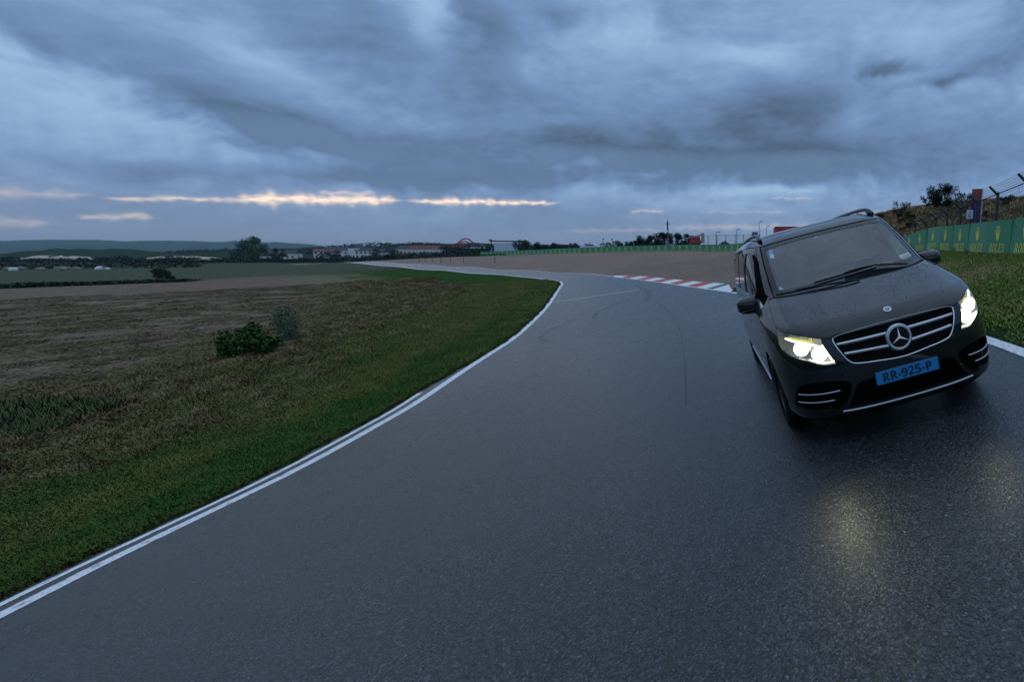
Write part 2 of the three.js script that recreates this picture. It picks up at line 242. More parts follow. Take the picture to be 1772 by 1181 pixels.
M.paint = mat([.90, .91, .92], .5, { bumpMap: tiled(asphaltBump, 4.2), bumpScale: .0018, map: tiled(tex(512, (i, j) => { const k = .985 + .10 * fbm(i / 22, j / 22, 4) - (fbm(i / 9 + 50, j / 9, 3) > .30 ? .4 : 0) - .3 * sm(.25, .5, fbm(i / 60 + 9, j / 60, 3)); return [k, k, k]; }, true), 1.7) });
M.paintRed = mat([.62, .065, .035], .55, { map: M.paint.map, bumpMap: M.paint.bumpMap, bumpScale: .0018 });
M.paintGreen = mat([.05, .13, .09], .6);
const soilMap = (() => { const r = seeded(13); return tex(1024, (i, j) => { const k = .60 + .30 * fbm(i / 28, j / 28, 5, .62) + (r() - .5) * .30; return [k, k, k]; }, true); })();
const soilBump = tex(1024, (i, j) => .5 + .5 * fbm(i / 34, j / 34, 6, .68));
M.field = mat([1.9, 1.9, 1.9], .95, { map: tiled(soilMap, 3.7), bumpMap: tiled(soilBump, 3.1), bumpScale: .05, vertexColors: true, specularIntensity: .2 });
const pebbleH = grains(1024, 26000, 4, 11, 21);
const pebbleCol = (() => { const t = new Float32Array(1024 * 1024); const r = seeded(4); const h = pebbleH; for (let k = 0; k < t.length; k++) t[k] = h[k]; return tex(1024, (i, j, n) => { const k = .40 + .40 * h[j * n + i] * (.7 + .5 * r()) + .06 * fbm(i / 60, j / 60, 3); return [k * 1.02, k, k * .97]; }, true); })();
M.gravel = mat([.80, .60, .50], .95, { map: tiled(pebbleCol, 2.3), bumpMap: tiled(tex(1024, (i, j, n) => pebbleH[j * n + i]), 2.3), bumpScale: .035, vertexColors: true, specularIntensity: .25 });
M.land = mat([.07, .075, .05], .95, { map: tiled(soilMap, 9), specularIntensity: .2 });

function tint(g, fn) { const p = g.attributes.position, c = new Float32Array(p.count * 3), o = [0, 0, 0]; for (let i = 0; i < p.count; i++) { fn(p.getX(i), p.getZ(i), o, p.getY(i)); c[i * 3] = o[0]; c[i * 3 + 1] = o[1]; c[i * 3 + 2] = o[2]; } g.setAttribute('color', new THREE.BufferAttribute(c, 3)); return g; }

// ------------------------------------------------------------------ road
const roadPoly = [...SHOULDER, ...[...OUTER].reverse()];
struct('race_track', tint(zone(roadPoly, [], 0, p => Math.max(.3, .025 * Math.hypot(p.x, p.z))), (x, z, o) => {
  const d = nearestOn(INNER, x, z), rub = (.26 * Math.exp(-(((d - 6.6) / 1.5) ** 2)) + .14 * Math.exp(-(((d - 3.2) / .9) ** 2))) * (.6 + .8 * fbm(d * 1.7, (x - z) * .02, 3)); const k = 1.04 + .14 * fbm(x * .35, z * .35, 3) + .10 * fbm(x * .06 + 3, z * .06, 2) - rub; o[0] = o[1] = o[2] = k;
}), M.asphalt);
function stripe(name, line, d0, d1, lift, material, i0 = 0, i1 = line.length) { const a = beside(line, d0).slice(i0, i1), b = beside(line, d1).slice(i0, i1); return struct(name, zone([...a, ...b.reverse()], [], lift, p => Math.max(.3, .025 * Math.hypot(p.x, p.z))), material); }
const nearI = INNER.findIndex(p => p[1] < -14.8);
stripe('edge_line', INNER, 0, .27, .006, M.paint);
stripe('edge_line', INNER, .50, .66, .006, M.paint, 0, nearI);
stripe('edge_line', OUTER, .02, .17, .006, M.paint);
struct('cross_line', zone([[-15.2, -33.7], [-10.2, -37.45], [-10.27, -37.58], [-15.27, -33.85]], [], .006), M.paint);
{ const l = smooth([[-1.08, -5.98], [-1.72, -9.5], [-2.67, -14.2], [-4.41, -21.8], [-7.2, -30]], .5); struct('paving_joint', zone([...beside(l, .007), ...beside(l, -.007).reverse()], [], .003, () => .6), mat([.034, .036, .04], .6)); }
// dark rubber left by tyres in the bend
M.rubber = mat([.018, .019, .021], .5, { bumpMap: tiled(asphaltBump, 4.2), bumpScale: .004, transparent: true, opacity: .15 });
for (const [line, w] of [[[[-11.6, -41.5], [-9.6, -37.2], [-8.4, -33.6], [-7.7, -29.6]], .3], [[[-9.3, -31.8], [-10.0, -28.6], [-9.7, -26.2], [-9.0, -24.8]], .24], [[[-10.6, -25.6], [-10.7, -22.6], [-10.2, -20.8], [-9.2, -19.9]], .2]]) { const l = smooth(line, .5); struct('tyre_mark', zone([...beside(l, w / 2), ...beside(l, -w / 2).reverse()], [], .004, () => .6), M.rubber); }

// ------------------------------------------------------------------ field inside the bend
const fieldPoly = [...SHOULDER, OUTER[OUTER.length - 1], WALL[WALL.length - 1], [-145, -320], [-330, -320], [-330, 14]];
// what grows where: 0 lush turf, 1 dry grass, 2 bare brown soil
function cover(x, z) {
  const d = nearestOn(INNER, x, z), n = fbm(x * .16, z * .16, 4), n2 = fbm(x * .9 + z * .3, z * .9 - x * .3, 3);
  const band = Math.sin(d * 1.5 + 3.0 * n) * .5, along = sm(-45, -12, z), w = mix(1.5, 1, along);
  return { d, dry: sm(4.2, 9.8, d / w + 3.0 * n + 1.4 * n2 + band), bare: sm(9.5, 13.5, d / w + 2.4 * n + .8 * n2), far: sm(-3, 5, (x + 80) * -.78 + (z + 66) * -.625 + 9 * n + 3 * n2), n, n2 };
}
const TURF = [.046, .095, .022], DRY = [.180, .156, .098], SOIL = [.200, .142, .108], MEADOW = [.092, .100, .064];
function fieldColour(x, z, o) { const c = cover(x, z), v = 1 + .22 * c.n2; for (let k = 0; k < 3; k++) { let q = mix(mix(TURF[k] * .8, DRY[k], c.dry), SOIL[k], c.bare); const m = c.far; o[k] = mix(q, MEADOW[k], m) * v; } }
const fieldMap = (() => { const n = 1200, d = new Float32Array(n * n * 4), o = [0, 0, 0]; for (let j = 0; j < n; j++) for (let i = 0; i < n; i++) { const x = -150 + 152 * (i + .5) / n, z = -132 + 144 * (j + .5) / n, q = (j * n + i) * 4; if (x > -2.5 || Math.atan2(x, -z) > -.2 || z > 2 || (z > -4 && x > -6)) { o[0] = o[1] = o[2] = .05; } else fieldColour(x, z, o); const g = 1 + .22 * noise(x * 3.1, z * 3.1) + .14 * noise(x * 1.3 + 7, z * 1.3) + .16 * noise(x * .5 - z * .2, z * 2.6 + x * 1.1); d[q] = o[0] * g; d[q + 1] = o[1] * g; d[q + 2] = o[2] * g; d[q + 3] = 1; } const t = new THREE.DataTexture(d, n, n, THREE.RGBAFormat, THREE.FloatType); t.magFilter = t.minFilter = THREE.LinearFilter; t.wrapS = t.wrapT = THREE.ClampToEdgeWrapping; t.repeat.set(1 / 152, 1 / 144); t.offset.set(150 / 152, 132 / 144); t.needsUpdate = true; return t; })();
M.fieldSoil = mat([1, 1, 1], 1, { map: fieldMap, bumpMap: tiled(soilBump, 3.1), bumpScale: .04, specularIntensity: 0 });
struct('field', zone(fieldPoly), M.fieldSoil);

// ------------------------------------------------------------------ gravel bed, outer verge and the land behind the barrier
const iG = OUTER.findIndex(p => p[1] < -27.5), iW = WALL.findIndex(p => p[1] < -35);
const gravelPoly = [...OUTER.slice(iG), ...WALL.slice(iW).reverse()];
struct('gravel_bed', tint(zone(gravelPoly, [], 0, p => Math.max(.5, .02 * Math.hypot(p.x, p.z))), (x, z, o) => { const k = .84 + .16 * fbm(x * .1, z * .1, 3) + .12 * fbm(x * .5, z * .5, 3); o[0] = k; o[1] = k * .985; o[2] = k * .97; }), M.gravel);
const vergePoly = [...OUTER.slice(0, iG + 1), ...WALL.slice(0, iW + 1).reverse()];
struct('verge', tint(zone(vergePoly), (x, z, o) => { const n = fbm(x * .5, z * .5, 4), t = sm(-.1, .5, n); for (let k = 0; k < 3; k++) o[k] = mix(TURF[k], DRY[k], t) * .62; }), M.field);
struct('dune', tint(zone([...WALL, [-145, -320], [120, -320], [120, 14]]), (x, z, o) => { const n = fbm(x * .22, z * .22, 4), t = sm(-.3, .4, n), q = [.15, .122, .078]; for (let k = 0; k < 3; k++) o[k] = mix(TURF[k], q[k], t) * (1 + .2 * fbm(x, z, 3)); }), M.field);
{ const R = 5600, out = [[-R, 900], [R, 900], [R, -R], [-R, -R]], hole = [[-330, 14], ...[SHOULDER[0], OUTER[0], WALL[0]], [120, 14], [120, -320], [-145, -320], [-330, -320]];
  struct('ground', zone(out, [hole], -.02, p => Math.max(6, .12 * Math.hypot(p.x, p.z))), M.land); }
console.log('ground done');
// ------------------------------------------------------------------ the van (its own axes: x to its left, y up, z forward, origin on the road under the bumper)
const BODY = [
  [.16, -.16, .87, -.66, 4.4], [.22, -.06, .915, -.68, 4.4], [.30, -.015, .945, -.7, 4.4], [.42, 0, .960, -.72, 4.2], [.6, -.005, .966, -.75, 4.0], [.75, -.02, .968, -.8, 3.9],
  [.88, -.06, .968, -.88, 3.8], [.95, -.11, .966, -.95, 3.8], [1.0, -.185, .965, -1.02, 3.8], [1.05, -.33, .962, -1.15, 3.8], [1.10, -.49, .959, -1.33, 4], [1.15, -.65, .955, -1.52, 4.4], [1.2, -.81, .950, -1.75, 4.8], [1.235, -.91, .946, -1.85, 5],
  [1.4, -1.16, .924, -2.05, 5.5], [1.6, -1.47, .885, -2.35, 6.5], [1.74, -1.70, .84, -2.6, 7], [1.80, -1.85, .80, -2.8, 5.5], [1.85, -2.15, .72, -3.0, 4], [1.88, -2.7, .55, -3.4, 4]];
const bodyAt = (() => {                                           // monotone cubic through the table
  const n = BODY.length, Y = BODY.map(r => r[0]), T = [1, 2, 3, 4].map(k => {
    const v = BODY.map(r => r[k]), d = [], m = []; for (let i = 0; i < n - 1; i++) d.push((v[i + 1] - v[i]) / (Y[i + 1] - Y[i]));
    for (let i = 0; i < n; i++) m.push(i === 0 ? d[0] : i === n - 1 ? d[n - 2] : d[i - 1] * d[i] <= 0 ? 0 : 2 / (1 / d[i - 1] + 1 / d[i])); return { v, m };
  });
  return y => { y = clamp(y, Y[0], Y[n - 1]); let i = 0; while (i < n - 2 && y > Y[i + 1]) i++; const h = Y[i + 1] - Y[i], t = (y - Y[i]) / h, t2 = t * t, t3 = t2 * t; return T.map(q => (2 * t3 - 3 * t2 + 1) * q.v[i] + (t3 - 2 * t2 + t) * h * q.m[i] + (-2 * t3 + 3 * t2) * q.v[i + 1] + (t3 - t2) * h * q.m[i + 1]); };
})();
function noseZ(x, y) { const [zc, w, zr, n] = bodyAt(y); const q = Math.min(.9995, Math.abs(x) / w); let z = zr + (zc - zr) * Math.sqrt(1 - Math.pow(q, n));
  z += .010 * Math.exp(-(((Math.abs(x) - .46) / .05) ** 2)) * sm(.99, 1.05, y) * sm(1.2, 1.12, y);   // bonnet crease
  return z; }
function flankX(z, y) { const [zc, w, zr, n] = bodyAt(y); let x = w; if (z > zr) x = w * Math.pow(Math.max(0, 1 - ((z - zr) / (zc - zr)) ** 2), 1 / n); if (z < -4.4) x *= 1 - .07 * ((-4.4 - z) / .6) ** 2;
  x += .010 * Math.exp(-(((y - .98) / .035) ** 2)) * sm(-.9, -1.3, z) + .008 * Math.exp(-(((y - .55) / .05) ** 2)) * sm(-1.2, -1.5, z); return x; }
const grad = (f, a, b) => { const e = .004; return [(f(a + e, b) - f(a - e, b)) / (2 * e), (f(a, b + e) - f(a, b - e)) / (2 * e)]; };
const nose = { at: (x, y) => V(x, y, noseZ(x, y)), normal: (x, y) => { const [a, b] = grad(noseZ, x, y); return V(-a, -b, 1).normalize(); } };
const flank = s => ({ at: (z, y) => V(s * flankX(z, y), y, z), normal: (z, y) => { const [a, b] = grad(flankX, z, y); return V(s, -b, -a).normalize(); } });
const skin = (side, outline, holes = [], o = {}) => sheet(outline, holes, side.at, () => o.step || .035, { normal: side.normal, ...o });
function inset(poly, d) {                                          // move an outline inwards
  let area = 0; poly.forEach((p, i) => { const q = poly[(i + 1) % poly.length]; area += p[0] * q[1] - q[0] * p[1]; }); const s = area > 0 ? 1 : -1;
  return poly.map((p, i) => { const a = poly[(i + poly.length - 1) % poly.length], b = poly[(i + 1) % poly.length]; const n1 = [-(p[1] - a[1]), p[0] - a[0]], n2 = [-(b[1] - p[1]), b[0] - p[0]], l1 = Math.hypot(...n1) || 1, l2 = Math.hypot(...n2) || 1; let nx = n1[0] / l1 + n2[0] / l2, ny = n1[1] / l1 + n2[1] / l2; const l = Math.hypot(nx, ny) || 1, k = d * s / Math.max(.5, l / 2); return [p[0] + nx / l * k, p[1] + ny / l * k]; });
}
const round2 = (pts, n = 60) => new THREE.CatmullRomCurve3(pts.map(p => V(p[0], p[1], 0)), true, 'centripetal').getPoints(n).slice(0, -1).map(p => [p.x, p.y]);
const curve2 = (pts, n = 24) => new THREE.CatmullRomCurve3(pts.map(p => V(p[0], p[1], 0)), false, 'centripetal').getPoints(n).map(p => [p.x, p.y]);
const flip = pts => pts.map(p => [-p[0], p[1]]);
const whole = half => [...half, ...flip(half).reverse().filter(p => Math.abs(p[0]) > 1e-6)];   // half runs from the middle (x = 0) to the middle
const seamRatio = y => mix(.96, .87, sm(1.0, 1.24, y));
const seamY = (a, b, n) => [...Array(n + 1).keys()].map(i => { const y = mix(a, b, i / n); return y; });
const seamX = y => seamRatio(y) * bodyAt(y)[1];
const seamFront = (a, b, n) => seamY(a, b, n).map(y => [seamX(y), y]);
const seamSide = (a, b, n) => seamY(a, b, n).map(y => [noseZ(seamX(y), y), y]);

const vanPaint = mat([.0055, .0062, .0085], .4, { clearcoat: 1, clearcoatRoughness: .025, metalness: 0, specularIntensity: .25 });
const vanBlack = mat([.008, .008, .009], .32, { specularIntensity: .5 }), vanMatt = mat([.012, .012, .013], .75, { specularIntensity: .3 }), vanVoid = mat([.003, .003, .003], .95, { specularIntensity: .1 });
const chrome = mat([.78, .79, .80], .10, { metalness: 1 }), satin = mat([.55, .56, .58], .28, { metalness: 1 });
const glass = mat([1, 1, 1], 0, { transmission: 1, thickness: 0, ior: 1.95 }), lensGlass = mat([1, 1, 1], 0, { transmission: 1, thickness: 0, ior: 1.5 });
glass.color.setRGB(.80, .87, .87);
const doorGlass = mat([.35, .40, .40], 0, { transmission: 1, thickness: 0, ior: 1.5 });
const tinted = mat([.004, .005, .006], .02, { specularIntensity: 1, ior: 1.55 });
const rubberMat = mat([.014, .014, .015], .8, { specularIntensity: .3 });

const van = thing('van', 'black passenger van with lit headlights and a blue number plate on the banked track', 'van', [1.2119, EYE - 1.407, -3.6306]);
van.rotation.set(-.0354, .1213, .2381, 'YXZ');
{
  const headlamp = [[.863, 1.008], [.81, .963], [.725, .936], [.642, .908], [.587, .897], [.589, .868], [.576, .815], [.552, .745], [.527, .688], [.62, .694], [.67, .712], [.73, .740], [.786, .764], [.843, .79], [.875, .825], [.888, .87], [.885, .927], [.873, .98]];
  const headRound = [...curve2(headlamp.slice(0, 5), 14), ...curve2([headlamp[4], [.5885, .868], headlamp[6], headlamp[7], headlamp[8]], 12).slice(1), ...curve2(headlamp.slice(8), 28).slice(1), headlamp[17], [.867, 1.0]];
  const hoodFront = [[0, .914], [.19, .911], [.37, .905], [.48, .898], [.515, .886], [.55, .89], [.587, .899]];
  const hoodSide = [[.868, 1.012], [.868, 1.031], [.855, 1.08], [.846, 1.12], [.835, 1.165], [.822, 1.2]];
  const hoodRear = [[.79, 1.214], [.575, 1.205], [.38, 1.2], [.19, 1.202], [0, 1.204]];
  const hoodTop = [[.642, .911], [.725, .939], [.81, .966]];
  const hood = whole([...curve2(hoodFront, 16), ...curve2([hoodFront[6], ...hoodTop, hoodSide[0]], 14).slice(1), ...curve2(hoodSide, 10).slice(1), ...curve2(hoodRear, 16)]);
  part('bonnet', skin(nose, inset(hood, .0022), [], { flange: .02 }), vanPaint, van);
  // bumper with its openings
  const grilleHalf = [[0, .909], [.19, .907], [.37, .900], [.455, .893], [.49, .884], [.503, .868], [.495, .82], [.468, .755], [.438, .700], [.405, .667], [.36, .652], [.19, .630], [.08, .618], [0, .614]];
  const grilleR = curve2(grilleHalf.slice(3, 12), 36), grille = whole([...grilleHalf.slice(0, 3), ...grilleR, ...grilleHalf.slice(12)]);
  const intake = [[.872, .433], [.85, .495], [.808, .537], [.735, .556], [.56, .552], [.455, .515], [.462, .45], [.53, .352], [.609, .308], [.72, .298], [.816, .304], [.868, .326], [.882, .38]];
  const intakeR = round2(intake, 64);
  const lower = whole([[0, .512], [.30, .512], [.40, .498], [.432, .45], [.49, .345], [.515, .312], [0, .302]]);
  const bumper = whole([...curve2(hoodFront, 16).map(p => [p[0], p[1] - .0045]).slice(0, -1), [.583, .893], ...headRound.slice(15, 46).map(p => [p[0], p[1]]), ...seamFront(.80, .26, 14), ...curve2([[seamX(.26), .26], [.86, .238], [.76, .243], [.62, .262], [.5, .262], [0, .258]], 20).slice(1)]);
  part('lower_lip', skin(nose, whole([[0, .254], [.5, .258], [.62, .258], [.76, .239], [.86, .234], [.905, .25], [.88, .2], [.74, .175], [.4, .17], [0, .17]]), [], { offset: -.012, flange: .03 }), vanMatt, van);
  part('bumper', skin(nose, bumper, [inset(grille, -.004), intakeR, flip(intakeR), lower], { flange: .03 }), vanPaint, van);
  // front wings, painted part of the nose and the flanks
  const wingFront = [...headRound.slice(44), [.868, 1.012], ...curve2(hoodSide, 10).slice(1), [.80, 1.218], [.80, 1.235], [seamX(1.235), 1.235], ...seamFront(1.2, .80, 14)];
  for (const s of [-1, 1]) {
    const side = flank(s), f = p => s > 0 ? p : flip(p), arch = (cz, r, y0) => { const a0 = Math.asin((y0 - .345) / r), o = []; for (let i = 0; i <= 28; i++) { const a = mix(Math.PI - a0, a0, i / 28); o.push([cz + r * Math.cos(a), .345 + r * Math.sin(a)]); } return o; };
    const wingSide = [...seamSide(.26, 1.235, 30), [-1.30, 1.205], [-1.322, 1.12], [-1.322, .24], ...arch(-.89, .405, .24)];
    part('front_wing', merge([skin(nose, f(wingFront), []), skin(side, wingSide, [], {})]), vanPaint, van);
    // doors with their panes
    const pane1 = [[-1.262, 1.252], [-1.46, 1.432], [-1.66, 1.57], [-1.83, 1.665], [-1.98, 1.698], [-2.14, 1.702], [-2.13, 1.268]];
    const pane2 = [[-2.26, 1.702], [-2.8, 1.708], [-3.36, 1.704], [-3.36, 1.272], [-2.25, 1.27]];
    const pane3 = [[-3.44, 1.703], [-4.1, 1.69], [-4.6, 1.655], [-4.72, 1.60], [-4.72, 1.29], [-3.44, 1.274]];
    const topEdge = [[-1.98, 1.755], [-2.2, 1.765]];
    const door = [[-1.328, .24], [-1.328, 1.12], [-1.306, 1.205], ...seamSide(1.24, 1.74, 14).map(p => [p[0] - .004, p[1]]), [-2.2, 1.756], [-2.2, .24]];
    const d1 = part('front_door', skin(side, inset(door, .003), [pane1], { flange: .025 }), vanPaint, van);
    part('window', skin(side, inset(pane1, -.006), [], { offset: -.006 }), doorGlass, d1);
    part('door_handle', bar([s * .985, 1.03, -1.98], [s * .985, 1.035, -2.14], .014), satin, d1);
    const d2 = part('sliding_door', skin(side, inset([[-2.206, .24], [-2.206, 1.756], [-3.40, 1.76], [-3.40, .24]], .003), [pane2], { flange: .025 }), vanPaint, van);
    part('window', skin(side, inset(pane2, -.006), [], { offset: -.006 }), tinted, d2);
    part('door_handle', bar([s * .985, 1.035, -2.28], [s * .985, 1.035, -2.44], .014), satin, d2);
    const rq = part('rear_quarter', skin(side, [[-3.406, 1.76], [-4.9, 1.745], [-4.98, 1.3], [-4.99, .3], [-4.9, .24], ...arch(-4.095, .405, .24).reverse(), [-3.406, .24]], [pane3], {}), vanPaint, van);
    part('window', skin(side, inset(pane3, -.006), [], { offset: -.006 }), tinted, rq);
    part('pillar_trim', skin(side, [[-2.135, 1.268], [-2.145, 1.702], [-2.255, 1.702], [-2.245, 1.27]], [], { offset: .003 }), vanBlack, van);
    // bright strips along the waist and the sill
    const belt = [[-1.08, 1.158], [-1.3, 1.214], [-1.6, 1.245], [-2.2, 1.255], [-3.4, 1.258], [-4.72, 1.272]];
    part('waist_strip', skin(side, [...belt, ...[...belt].reverse().map(p => [p[0], p[1] - .022])], [], { offset: .007, flange: .007 }), chrome, van);
    part('sill_strip', skin(side, [[-1.36, .335], [-1.36, .36], [-3.62, .36], [-3.62, .335]], [], { offset: .012, flange: .012 }), satin, van);
    part('quarter_trim', skin(side, [[-1.09, 1.165], [-1.16, 1.235], [-1.255, 1.275], [-1.435, 1.425], [-1.63, 1.578], [-1.80, 1.665], [-1.87, 1.665], [-1.72, 1.578], [-1.56, 1.43], [-1.45, 1.31], [-1.42, 1.232], [-1.3, 1.215]], [], { offset: .004 }), vanVoid, van);
    part('side_reflector', skin(side, [[-.985, 1.035], [-.985, 1.085], [-.97, 1.085], [-.97, 1.035]], [], { offset: .004, flange: .004 }), mat([.75, .42, .03], .3), van);
    // wheels
    for (const cz of [-.89, -4.095]) {
      const w = new THREE.Group(); w.name = 'wheel'; w.position.set(s * .835, .345, cz); van.add(w);
      const prof = [[.22, -.11], [.315, -.118], [.338, -.105], [.345, -.07], [.345, .07], [.338, .105], [.315, .118], [.22, .11]].map(p => new THREE.Vector2(p[0], p[1]));
      part('tyre', new THREE.LatheGeometry(prof, 48).rotateZ(Math.PI / 2), rubberMat, w);
      const rim = [new THREE.CylinderGeometry(.235, .235, .17, 40, 1, true).rotateZ(Math.PI / 2), new THREE.TorusGeometry(.232, .008, 8, 40).rotateY(Math.PI / 2).translate(s * .09, 0, 0), new THREE.CylinderGeometry(.05, .06, .03, 20).rotateZ(Math.PI / 2).translate(s * .075, 0, 0)];
      for (let k = 0; k < 10; k++) rim.push(new THREE.BoxGeometry(.024, .19, .026).translate(s * .075, .135, 0).rotateX(k * Math.PI / 5));
      part('rim', rim, mat([.16, .165, .17], .3, { metalness: 1 }), w);
      part('brake_disc', new THREE.CylinderGeometry(.16, .16, .02, 32).rotateZ(Math.PI / 2), mat([.2, .2, .2], .4, { metalness: 1 }), w);
    }
    part('wheel_arch_liner', merge([new THREE.CylinderGeometry(.415, .415, .35, 32, 1, true, 0, Math.PI).rotateX(0).rotateZ(Math.PI / 2).rotateX(Math.PI * 0).translate(s * .76, .345, -.89)]), vanVoid, van);
    // mirror
    const m = new THREE.Group(); m.name = 'door_mirror'; m.position.set(s * 1.0, 1.185, -1.40); van.add(m);
    const shell = (y0, y1, mt, nm, k) => { const g = new THREE.SphereGeometry(1, 36, 24), p = g.attributes.position; for (let i = 0; i < p.count; i++) { let x = p.getX(i), y = p.getY(i), z = p.getZ(i); const e = q => Math.sign(q) * Math.pow(Math.abs(q), .62); x = e(x); y = e(y); z = z > 0 ? z * .95 : e(z) * .5; y = clamp(y, y0, y1); const taper = 1 - .22 * (x * s + 1) / 2; p.setXYZ(i, x * .122 * k, (y * taper + .06 * x * s) * .102 * k - .008, z * .10 * k); } g.computeVertexNormals(); return part(nm, g, mt, m); };
    shell(-.42, 1, vanPaint, 'mirror_cap', 1); shell(-1, -.46, vanBlack, 'mirror_base', 1.0);
    part('mirror_glass', new RoundedBoxGeometry(.19, .145, .006, 2, .003).translate(0, .005, -.052), mat([.5, .52, .54], .03, { metalness: 1 }), m);
    part('mirror_arm', [bar([-s * .08, -.05, -.01], [-s * .155, -.07, -.02], .034, .03), bar([-s * .06, -.06, 0], [-s * .16, -.05, .03], .026)], vanBlack, m);
    part('turn_signal', new RoundedBoxGeometry(.15, .012, .02, 2, .004).translate(s * .02, -.055, .083), mat([.05, .045, .04], .15), m);
    // roof rail
    const rl = [[.672, 1.792, -1.905], [.672, 1.825, -1.965], [.668, 1.862, -2.10], [.664, 1.882, -2.4], [.66, 1.895, -3.2], [.66, 1.89, -4.0], [.66, 1.872, -4.45], [.66, 1.83, -4.62]].map(p => [s * p[0], p[1], p[2]]);
    const rg = tube(rl, .021, 70, 10); const rp = rg.attributes.position; for (let i = 0; i < rp.count; i++) rp.setX(i, s * .665 + (rp.getX(i) - s * .665) * .8);
    part('roof_rail', [rg, bar([s * .665, 1.80, -1.99], [s * .668, 1.865, -2.13], .03, .014), bar([s * .66, 1.85, -3.3], [s * .66, 1.89, -3.3], .025)], mat([.05, .052, .056], .3, { metalness: .6 }), van);
    // door sill, blades and air inlet in the bumper
    const inl = part('air_inlet', skin(nose, f(inset(intakeR, -.012)), [], { offset: -.055 }), vanVoid, van);
    part('inlet_lip', skin(nose, f([[.87, .352], [.812, .331], [.731, .329], [.667, .336], [.648, .362], [.63, .34], [.606, .309], [.72, .298], [.816, .304], [.866, .328]]), [], { offset: .004, flange: .03 }), vanPaint, inl);
    for (const [y0, y1, x0, x1] of [[.458, .469, .85, .545], [.389, .399, .86, .60]]) { const pts = []; for (let i = 0; i <= 12; i++) { const t = i / 12, x = mix(x0, x1, t) * s, y = mix(y0, y1, t * t), n = nose.normal(x, y); const p = nose.at(x, y).addScaledVector(n, -.004); pts.push([p.x, p.y, p.z]); }
      part('inlet_blade', tube(pts, .0055, 30, 6), chrome, inl); const b = tube(pts.map(p => [p[0], p[1] - .006, p[2] - .02]), .012, 30, 6); part('inlet_fin', b, vanBlack, inl); }
    part('parking_sensor', new THREE.CylinderGeometry(.012, .012, .006, 16).rotateX(Math.PI / 2).translate(s * .505, .592, noseZ(.505, .592) + .002), vanBlack, van);
  }
  // windscreen with its dark border, pillars and roof
  const screen = whole([...curve2([[0, 1.205], [.19, 1.204], [.38, 1.202], [.575, 1.207], [.76, 1.216]], 16), ...curve2([[.768, 1.22], [.757, 1.36], [.735, 1.55], [.70, 1.725]], 12), ...curve2([[.692, 1.735], [.5, 1.743], [.25, 1.748], [0, 1.75]], 12)]);
  const clear = whole([...curve2([[0, 1.278], [.25, 1.274], [.51, 1.268], [.68, 1.27]], 14), ...curve2([[.702, 1.285], [.70, 1.38], [.69, 1.52], [.672, 1.66]], 10), ...curve2([[.655, 1.685], [.45, 1.70], [.22, 1.708], [0, 1.71]], 12)]);
  const ws = part('windscreen', skin(nose, inset(clear, -.004), [], { offset: -.006 }), glass, van);
  part('windscreen_border', skin(nose, inset(screen, .010), [clear], { offset: -.003 }), mat([.012, .013, .015], .06, { specularIntensity: 1 }), ws);
  part('screen_gasket', skin(nose, inset(screen, .001), [inset(screen, .0115)], { offset: -.006 }), rubberMat, ws);
  part('sensor_housing', skin(nose, round2([[-.19, 1.735], [-.165, 1.68], [-.13, 1.645], [-.05, 1.632], [.06, 1.634], [.135, 1.655], [.175, 1.70], [.19, 1.735]], 40), [], { offset: -.014 }), vanMatt, ws);
  part('sensor_window', skin(nose, [[-.125, 1.690], [-.095, 1.712], [-.06, 1.696]], [], { offset: -.012 }), mat([.35, .36, .36], .5), ws);
  const pillar = [[.80, 1.24], ...seamFront(1.24, 1.74, 14), ...curve2([[.703, 1.732], [.737, 1.55], [.759, 1.36], [.771, 1.22]], 12), [.79, 1.217]];
  for (const s of [-1, 1]) part('windscreen_pillar', skin(nose, s > 0 ? pillar : flip(pillar), [], { flange: .02 }), vanPaint, van);
  const roofFront = whole([...curve2([[0, 1.751], [.25, 1.749], [.5, 1.744], [.70, 1.734]], 12), ...seamFront(1.745, 1.8795, 22), ...[...Array(9).keys()].slice(0, 8).reverse().map(i => [seamX(1.8795) * i / 8, 1.8795])]);
  const roofG = [skin(nose, roofFront, [], { step: .05 })];
  for (const s of [-1, 1]) { const bot = seamSide(1.745, 1.8795, 22); roofG.push(skin(flank(s), [...bot, [-4.6, 1.8795], [-4.85, 1.83], [-4.92, 1.762], [-3.4, 1.765], [-2.2, 1.761]], [], { step: .06 })); }
  { const top = []; const y = 1.8795; const fr = [...Array(17).keys()].map(i => { const x = seamX(y) * (i / 8 - 1); return [x, noseZ(x, y)]; }); const sd = flankX(-3.6, y); const ring = [...fr, [sd, -3.6], [sd, -4.6], [-sd, -4.6], [-sd, -3.6]]; roofG.push(sheet(ring, [], (x, z) => V(x, y, z), () => .4, { normal: () => V(0, 1, 0) })); }
  part('roof', merge(roofG), vanPaint, van);
  { const bk = []; for (let i = 0; i <= 20; i++) { const y = mix(.3, 1.86, i / 20); bk.push([flankX(-4.95, y), y]); } part('tailgate', sheet([...bk, ...flip(bk).reverse()], [], (x, y) => V(x, y, -4.97), () => .5, { normal: () => V(0, 0, -1) }), vanPaint, van); }
  part('underbody', [box(1.5, .06, 4.6, 0, .23, -2.6), box(1.1, .05, .7, 0, .215, -.5)], vanVoid, van);
  part('bulkhead', [box(1.5, .85, .03, 0, .68, -1.12)], vanVoid, van);
  // grille
  const gr = new THREE.Group(); gr.name = 'grille'; van.add(gr);
  part('backing', skin(nose, inset(grille, -.01), [], { offset: -.075 }), vanVoid, gr);
  const onNose = (x, y, o = 0) => { const p = nose.at(x, y).addScaledVector(nose.normal(x, y), o); return [p.x, p.y, p.z]; };
